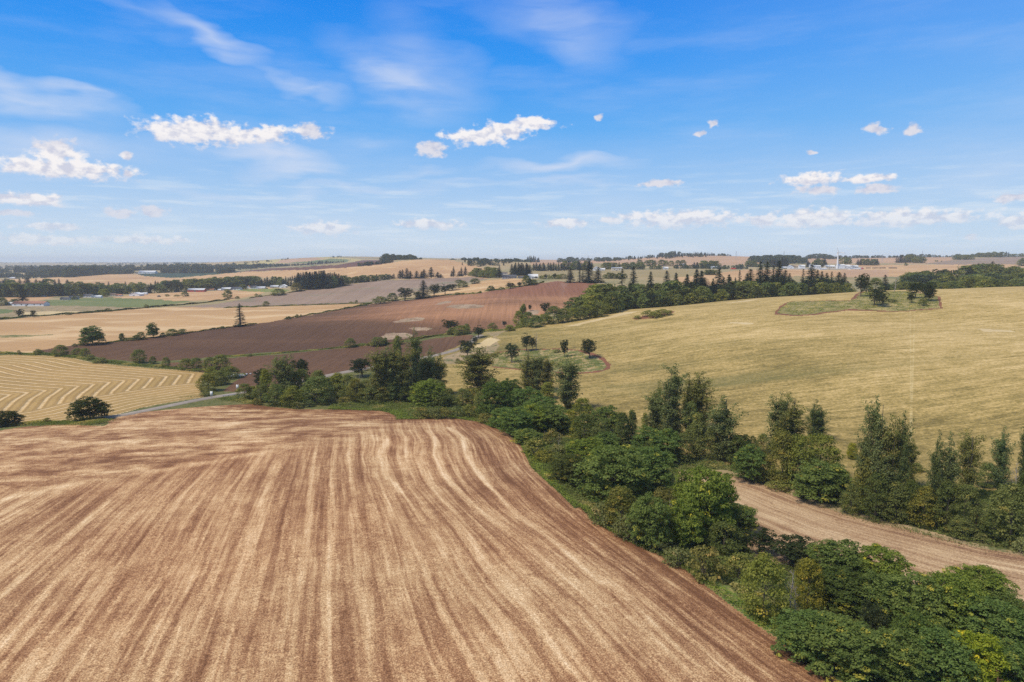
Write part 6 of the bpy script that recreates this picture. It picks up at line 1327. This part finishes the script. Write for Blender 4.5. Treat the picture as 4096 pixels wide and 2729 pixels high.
B_ = [(Z1,100,365,576,536,WHITE,REDROOF,'farm_shed','long low white shed with faded reddish roof at the far left',dict(depth=.3,rf=.42,win=5,bay=True)),
 (Z1,100,150,575,552,WHITE,PALER,'farm_shed','small white lean-to at the left of the long shed',dict(win=1)),
 (Z1,40,100,568,543,GREY,PALER,'farmhouse','pale grey farmhouse at the far left behind the road',dict(win=2,chim=True)),
 (Z1,1568,1706,456,428,REDW_,PALER,'red_barn','bright red barn with white roof',dict(depth=.35,rf=.42,win=4,bay=True)),
 (Z1,1080,1165,491,463,WHITE,PALER,'open_barn','white gabled barn with open front in the pasture',dict(win=0,bay=True,ridge='g',depth=.9)),
 (Z1,1180,1225,478,468,PALER,PALER,'farm_shed','low pale shed right of the open white barn',dict(win=1)),
 (Z1,785,842,506,486,WHITE,PALER,'farmhouse','small white house beside the light green trees',dict(win=2)), (Z1,692,762,502,476,WHITE,DGREY,'farmhouse','white house with grey roof left of the small white house',dict(win=3,chim=True)),
 (Z1,572,640,518,492,GREY,DGREY,'farmhouse','grey-roofed house with white walls by the green field',dict(win=2,chim=True)), (Z1,502,570,526,502,CREAM,DGREY,'farmhouse','low cream house left of the grey-roofed house',dict(win=3)),
 (Z1,908,962,490,468,CREAM,BROWNR,'farmhouse','brown-roofed house right of the light green trees',dict(win=2)), (Z1,965,1012,494,476,WHITE,REDROOF,'farmhouse','small house with orange-brown roof by parked cars',dict(win=2)),
 (Z1,312,366,497,482,WHITE,PALER,'farm_shed','low white shed above the green field',dict(win=1)), (Z1,563,636,442,421,CREAM,REDROOF,'farmhouse','red-roofed house half hidden in the valley trees',dict(win=2)), (Z1,392,440,442,425,CREAM,REDROOF,'farmhouse','smaller red-roofed house in the valley trees',dict(win=1)),
 (Z1,840,880,442,418,GREY,PALER,'farmhouse','grey gabled house showing above the trees',dict(ridge='g',win=1)), (Z1,1730,1786,446,428,CREAM,REDROOF,'farmhouse','orange-roofed house right of the red barn',dict(win=2)), (Z1,1820,1846,446,436,WHITE,PALER,'storage_tank','small white shed beside the orange-roofed house',dict(win=0)),
 (Z1,1850,1925,443,420,GREY,PALER,'farm_shed','grey shed left of a pair near the round tree',dict(win=1,bay=True)), (Z1,1928,2008,440,416,WHITE,DGREY,'farm_shed','grey-roofed shed right of a pair near the round tree',dict(win=2,bay=True)), (Z1,2060,2092,430,404,WHITE,REDROOF,'farmhouse','small white cottage with red roof',dict(ridge='g',win=1)), (Z1,2094,2141,430,405,WHITE,DGREY,'farmhouse','white cottage right of the red-roofed cottage',dict(win=2)),
 (Z1,20,100,416,394,WHITE,PALER,'farm_shed','pale shed among trees at the upper far left',dict(win=2)), (Z1,76,120,348,333,CREAM,PALER,'farm_shed','tiny pale house on the far tan field at the left',dict(win=1)), (Z1,1155,1293,303,279,WHITE,PALER,'white_barn','large white barn at the orchard',dict(depth=.4,rf=.5,win=4,bay=True)), (Z1,1130,1158,303,290,GREY,DGREY,'farm_shed','little grey shed at the left of the large white barn',dict(win=0)),
 (Z2,376,443,420,402,GREY,PALER,'farm_shed','grey open shed with light roof, left of two',dict(win=2,bay=True)), (Z2,455,508,422,394,WHITE,PALER,'white_barn','white gabled barn, right of two',dict(ridge='g',win=1,bay=True,depth=.9)), (Z2,262,330,430,412,WHITE,PALER,'farm_shed','low white shed with cars in front',dict(win=2)), (Z2,1030,1052,386,373,CREAM,DGREY,'farm_shed','small hut at the end of the tall fir wood',dict(win=0)),
 (Z3,436,556,346,314,GREY,DGREY,'farmhouse','grey farmhouse with dark gabled roof',dict(win=5,chim=True,depth=.4)), (Z3,655,735,346,308,WHITE,PALER,'white_barn','long white barn with ribbed pale roof',dict(win=3,bay=True,depth=.5)), (Z3,412,480,310,292,WHITE,BROWNR,'farm_shed','pale shed behind the grey farmhouse',dict(win=2)), (Z3,570,640,342,326,CREAM,DGREY,'farm_shed','low shed between the grey farmhouse and the long white barn',dict(win=1)), (Z3,205,262,330,306,TANW,DGREY,'farmhouse','tan house with dark roof among trees',dict(win=2)),
 (Z3,1198,1262,278,246,WHITE,PALER,'farmhouse','white farmhouse with tall gable',dict(ridge='g',win=2,chim=True)), (Z3,1255,1296,278,258,WHITE,PALER,'farm_shed','white wing right of the tall-gabled farmhouse',dict(win=1)), (Z3,1355,1440,279,252,CREAM,PALER,'farm_shed','long pale flat-roofed shed',dict(win=2,rf=.15,bay=True)), (Z3,1785,1826,268,247,WHITE,PALER,'farmhouse','small white house on the right-hand pale slope',dict(win=1)), (Z3,1925,1975,240,222,GREY,PALER,'farm_shed','faint blue-grey shed on the pale slope',dict(win=0)),
 (Z4,455,530,392,363,WHITE,PALER,'farm_shed','white box shed by tall poles',dict(win=0,rf=.2,bay=True)), (Z4,62,132,352,330,GREY,PALER,'farm_shed','grey-blue shed far off on the pinkish slope',dict(win=0)),
 (Z4,1345,1400,392,368,GREY,PALER,'factory_building','low grey building at the left end of the factory',dict(win=1)), (Z4,1418,1490,392,350,WHITE,PALER,'factory_building','white gabled factory hall at the left end',dict(ridge='g',win=1)), (Z4,1478,1562,385,348,CREAM,TANW,'factory_building','factory hall with pale tan roof',dict(win=2)), (Z4,1562,1632,390,346,WHITE,WHITE,'factory_building','tall white factory hall',dict(win=0,rf=.3)), (Z4,1690,1735,388,342,WHITE,PALER,'factory_building','narrow white factory block beside the firs',dict(win=0,rf=.2)),
 (Z4,1735,1830,390,350,WHITE,PALER,'factory_building','white factory hall between fir and firs',dict(win=3,rf=.3)), (Z4,1895,2010,386,348,CREAM,WHITE,'factory_building','long hall left of the wind turbine',dict(win=3)), (Z4,2040,2130,392,338,WHITE,WHITE,'factory_building','large white hall right of the wind turbine',dict(win=0,rf=.25)), (Z4,2120,2200,388,345,WHITE,PALER,'factory_building','white hall at the right end of the factory',dict(win=2)), (Z4,1820,1900,404,388,WHITE,PALER,'factory_building','low white shed in front of the factory',dict(win=0)),
 (Z5,0,50,384,350,WHITE,PALER,'factory_building','pale block beside the tanks right of the turbine',dict(win=0,rf=.2)), (Z5,50,118,384,350,GREY,PALER,'factory_building','grey hall right of the pale block',dict(win=1)), (Z5,20,150,403,389,WHITE,PALER,'factory_building','low long pale shed at the factory front',dict(win=3)), (Z5,1850,1900,240,218,WHITE,PALER,'farmhouse','white house on the skyline, left half of the hilltop farm',dict(win=1)), (Z5,1895,1938,240,209,WHITE,PALER,'white_barn','white block of the hilltop farm, right half',dict(win=1,rf=.2)),
 (Z5,1755,1820,380,362,WHITE,PALER,'farmhouse','white house among the trees of the right grove',dict(win=1)), (Z5,1825,1918,378,362,WHITE,PALER,'farm_shed','long white shed among the trees of the right grove',dict(win=2)), (Z5,1650,1678,402,385,WHITE,PALER,'farm_shed','tiny white hut in the right grove',dict(win=0))]
for cv_, a, b, c_, d_, wm, rm, nm, lb, kw in B_:
    if nm == 'storage_tank': nm = 'farm_shed'
    house(cv_, a, b, c_, d_, wm, rm, nm, lb, **kw)
# wind turbine
q = hit(*Z4(2035, 392)); X, Y = q; g = h1(X, Y); hub = ztop(Z4(2035, 186)[1], Y) - g; tb = empty('wind_turbine', X, Y, g)
part('tower', [tube([(0, 0, -1), (0, 0, hub * .5), (0, 0, hub)], [2.3, 1.7, 1.0], 16)], WHITE, tb, smooth=True)
part('nacelle', [box_np(-1.1, 1.1, -2.2, 3.4, hub - .9, hub + 1.1)], WHITE, tb); hb = part('hub', [tube([(0, -3.4, hub), (0, -2.2, hub)], [.5, 1.0], 10)], WHITE, tb)
for k in range(3):
    a = math.radians(112 + 120 * k); L = 17; u = np.array([math.cos(a), 0, math.sin(a)]); v = np.array([-u[2], 0, u[0]]); V = []
    for s_, wd in ((.8, .9), (4, 1.5), (10, .9), (L, .25)):
        for dx, dyy in ((-.5, 0), (.5, .12), (.5, 0), (-.5, -.12)): V.append(u * s_ + v * wd * dx + np.array([0, dyy, 0]))
    V = np.array(V); Fb = [(i * 4 + j, i * 4 + (j + 1) % 4, i * 4 + 4 + (j + 1) % 4, i * 4 + 4 + j) for i in range(3) for j in range(4)] + [(12, 13, 14, 15)]
    part('blade', [(V + (0, -2.9, hub), np.array(Fb))], WHITE, tb)
tag(tb, 'slender white wind turbine beside the factory halls', 'wind turbine')
# pylons and poles
def pylon(conv, x, base, top, label, D=None):
    px, pb = conv(x, base); Xq = hit(px, pb) if D is None else (pdir(px, pb)[0] / pdir(px, pb)[1] * D, D)
    if Xq is None: return
    X, Y = Xq; g = h1(X, Y); h = ztop(conv(x, top)[1], Y) - g; b = h * .09; P_l = []; r_ = .22
    for sx_, sy_ in ((-1, -1), (1, -1), (1, 1), (-1, 1)): P_l.append(tube([(sx_ * b, sy_ * b, 0), (sx_ * b * .35, sy_ * b * .35, h * .62), (0, 0, h)], [r_, r_, r_ * .6], 4))
    for k in range(7):
        z0, z1_ = h * k / 9, h * (k + 1) / 9; w0, w1 = b * (1 - .68 * z0 / (h * .62)) if z0 < h * .62 else b * .3, b * (1 - .68 * z1_ / (h * .62)) if z1_ < h * .62 else b * .25
        P_l += [tube([(-w0, -w0, z0), (w1, -w1, z1_)], [.1, .1], 3), tube([(w0, w0, z0), (-w1, w1, z1_)], [.1, .1], 3)]
    r = empty('power_pylon', X, Y, g, .5); part('lattice_mast', P_l, STEEL, r)
    for f in (.68, .8, .92): part('crossarm', [tube([(-h * .12, 0, h * f), (0, 0, h * f + .5), (h * .12, 0, h * f)], [.1, .2, .1], 4)], STEEL, r)
    tag(r, label, 'pylon', 'power pylons on the skyline')
for a in [(Z4,765,280,168,'lattice pylon on the pinkish slope of the skyline hill'),(Z5,415,312,210,'lattice pylon on the slope right of the turbine'),(Z5,1298,262,210,'faint pylon on the brow of the round hill')]: pylon(*a)
pylon(Z4,1365,240,170,'pylon behind the wood left of the factory',2500); pylon(Z5,920,225,168,'mast on the skyline above the round hill',2950); pylon(Z3,1155,190,150,'thin mast on the skyline near the middle',2600); pylon(Z4,238,215,168,'thin mast among skyline firs',2600)
def pole(conv, x, base, top, label, D=None):
    px, pb = conv(x, base); Xq = hit(px, pb) if D is None else (pdir(px, pb)[0] / pdir(px, pb)[1] * D, D)
    if Xq is None: return
    X, Y = Xq; g = h1(X, Y); h = ztop(conv(x, top)[1], Y) - g; r = empty('utility_pole', X, Y, g); part('pole', [tube([(0, 0, -.3), (0, 0, h)], [.3, .2], 6)], BARK, r); part('crossarm', [box_np(-1.3, 1.3, -.15, -.25 + .3, h - 1, h - .75)], BARK, r); tag(r, label, 'utility pole', 'utility poles')
for a in [(Z3,1060,275,232,'pole left of the white farmhouse'),(Z3,1352,272,224,'pole behind the long pale flat-roofed shed'),(Z3,1372,272,226,'pole right of its twin behind the flat-roofed shed'),(Z4,548,398,328,'tallest pole beside the white box shed'),(Z4,567,398,345,'middle pole beside the white box shed'),(Z4,584,400,350,'right pole beside the white box shed'),(Z5,1368,392,335,'pole on the tan field left of the right grove'),(Z1,1345,462,432,'pole left of the red barn'),(Z4,1935,404,345,'pole before the long hall by the turbine')]: pole(*a)
# road signs and culvert
for cv_, x, b_, t_, lb in [(Z1,1988,1292,1258,'white rectangular sign on a post across the road by the soil field'),(Z1,1771,1352,1318,'white rectangular sign on a post beside the road at the windrow field')]:
    X, Y = hit(*cv_(x, b_)); g = h1(X, Y); r = empty('road_sign', X, Y, g, .1); part('post', [tube([(0, .05, -.2), (0, .05, 3.2)], [.07, .07], 6)], STEEL, r); part('sign_plate', [box_np(-.55, .55, -.06, 0, 1.5, 3.4)], WHITE, r); tag(r, lb, 'road sign')
for x0, x1 in ((1905, 1960),):
    X, Y = hit(*Z1(1935, 1330)); g = h1(X, Y); r = empty('guard_rail', X, Y, g, .35); part('rail', [box_np(-3.6, 3.6, -.05, .05, .55, .85)], STEEL, r)
    for k in range(4): part('post', [box_np(-3.3 + 2.2 * k - .08, -3.3 + 2.2 * k + .08, .06, .2, -.2, .8)], BARK, r)
    tag(r, 'short guard rail over the creek culvert beside the road', 'guard rail')
X, Y = hit(*Z1(2002, 1158)); rs = np.random.RandomState(4); Vb = []
for i in range(26):
    v, f = box_np(-.5, .5, -.4, .4, -.3, .3); an = rs.uniform(0, 3); sc = rs.uniform(.5, 1.5); v = v * sc * rs.uniform(.7, 1.2, 3); v = np.stack([v[:, 0] * math.cos(an) - v[:, 1] * math.sin(an), v[:, 0] * math.sin(an) + v[:, 1] * math.cos(an), v[:, 2]], 1); xx, yy = X + rs.normal(0, 2.2), Y + rs.normal(0, 4.0)
    Vb.append((v + (xx, yy, h1(xx, yy) + .4), f))
tag(mesh_np('rock_pile', *join(Vb), flat('pale_stone', (.66, .68, .70), .8)), 'pale white stones beside the round green tree at the creek', 'rocks', None, 'stuff')
# vehicles, small in the distance
def vehicle(conv, x, base, L, col, name, label, cat, tall=1.5, D=None):
    q = hit(*conv(x, base))
    if q is None: return
    X, Y = q; r = empty(name, X, Y, h1(X, Y), RR.uniform(-.3, .3)); part('body', [box_np(-L/2, L/2, -.9, .9, .35, .35 + tall * .5)], col, r); part('cabin', [box_np(-L*.28, L*.25, -.8, .8, .35 + tall * .5 + .003, .35 + tall)], GLASS if tall < 2 else col, r)
    for sx_ in (-1, 1):
        for sy_ in (-1, 1): part('wheel', [tube([(sx_ * L * .32, sy_ * .92 - .12, .35), (sx_ * L * .32, sy_ * .92 + .12, .35)], [.35, .35], 10)], DGREY, r)
    tag(r, label, cat)
DARKP, REDP = flat('dark_paint', (.04, .045, .05), .3), flat('red_paint', (.5, .05, .04), .4)
for a in [(Z1,1330,498,6,DARKP,'farm_trailer','dark and white trailer alone in the pasture','trailer',2.2),(Z1,1000,494,4.5,WHITE,'parked_car','white car beside the house with orange-brown roof','car'),(Z1,985,493,4.5,DARKP,'parked_car','dark car beside the house with orange-brown roof','car'),(Z1,1800,444,4.5,WHITE,'parked_car','white car by the orange-roofed house','car'),(Z2,350,430,4.5,DARKP,'parked_car','dark car by the low white shed','car'),(Z3,590,342,4.5,WHITE,'parked_car','white car left of the long white barn','car'),(Z3,625,342,4.5,DARKP,'parked_car','dark car left of the long white barn','car'),
          (Z4,722,402,9,REDP,'farm_machine','red farm machine, left of two','farm machine',3.2),(Z4,750,402,8,REDP,'farm_machine','red farm machine, right of two','farm machine',3.0),(Z4,820,402,7,DARKP,'farm_machine','dark machine right of the red machines','farm machine',2.6),(Z5,165,398,7,REDP,'farm_machine','red-brown truck at the end of the factory yard','truck',3.0)]: vehicle(*a)
bm_ = flat('weathered_straw', (.16, .11, .08))
bales = [220, 240, 262, 300, 322, 340, 362, 385, 400, 420, 438, 452, 505, 522, 538, 552, 566, 580, 596]
bp = None
for x in bales:
    X, Y = hit(*Z5(x, 389))
    if bp is None:
        bp = mesh_np('bale', *join([tube([(-1.2, 0, 1.1), (1.2, 0, 1.1)], [1.15, 1.15], 12), tube([(-1.21, 0, 1.1), (-1.2, 0, 1.1)], [.02, 1.15], 12), tube([(1.2, 0, 1.1), (1.21, 0, 1.1)], [1.15, .02], 12)]), bm_)
        o = bp
    else: o = bp.copy(); COL.objects.link(o)
    o.location = (X, Y, h1(X, Y)); o.rotation_euler = (0, 0, RR.uniform(-.3, .3)); tag(o, 'dark bale in the row on the tan field right of the factory', 'bale', 'row of dark bales right of the factory')

# ------------------------------------------------------------------ dust and air
def volume_mat(name, col, dens, aniso=0.0, plume=False):
    m, t = mat_new(name); v = t.n.new('ShaderNodeVolumePrincipled'); t.put(v.inputs['Color'], col); v.inputs['Anisotropy'].default_value = aniso
    if plume:
        P = t.n.new('ShaderNodeTexCoord').outputs['Object']; x, y, z = t.xyz(P); nz = t.noise(P, .14, 4, .6, 1.0)
        rad = t.math('DIVIDE', t.vm('LENGTH', t.comb(x, y, 0), out='Value'), t.math('MULTIPLY_ADD', z, .26, 2.2))
        dd = t.math('MULTIPLY', t.math('MULTIPLY', t.mr(rad, 1.0, .2), t.mr(nz, .42, .66)), t.mr(z, 34, 6)); t.put(v.inputs['Density'], t.math('MULTIPLY', dd, dens))
    else: v.inputs['Density'].default_value = dens
    o = t.n.new('ShaderNodeOutputMaterial'); t.l.new(v.outputs[0], o.inputs['Volume']); return m
X, Y = hit(*Z3(935, 520)); V, Fq = tube([(0, 0, 0), (0, 0, 12), (0, 0, 35)], [2.6, 5.5, 11.5], 12)
dp_ = mesh_np('dust_plume', np.concatenate([V, [(0, 0, 0), (0, 0, 35)]]), Fq, volume_mat('dust', (.90, .72, .56), .10, plume=True)); me = dp_.data
bmf = [list(range(12))[::-1], list(range(24, 36))]; me.clear_geometry(); me.from_pydata([tuple(p) for p in V], [], [tuple(map(int, q)) for q in Fq] + bmf); me.update()
import bmesh
bm = bmesh.new(); bm.from_mesh(me); bmesh.ops.recalc_face_normals(bm, faces=bm.faces); bm.to_mesh(me); bm.free(); me.materials.clear(); me.materials.append(bpy.data.materials['dust'])
dp_.location = (X, Y, h1(X, Y) + .2); dp_.rotation_euler = (0, .10, 0); tag(dp_, 'thin column of dust whirling up from the top of the dark field', 'dust', None, 'stuff')
zlo, zhi = float(GZ.min()) - 1.0, 128.0
hv, hf = box_np(-16500, 16500, -16500, 16500, zlo, zhi); hz_ = mesh_np('haze', hv, hf, volume_mat('air', (.80, .88, 1.0), HAZE)); tag(hz_, kind='stuff')
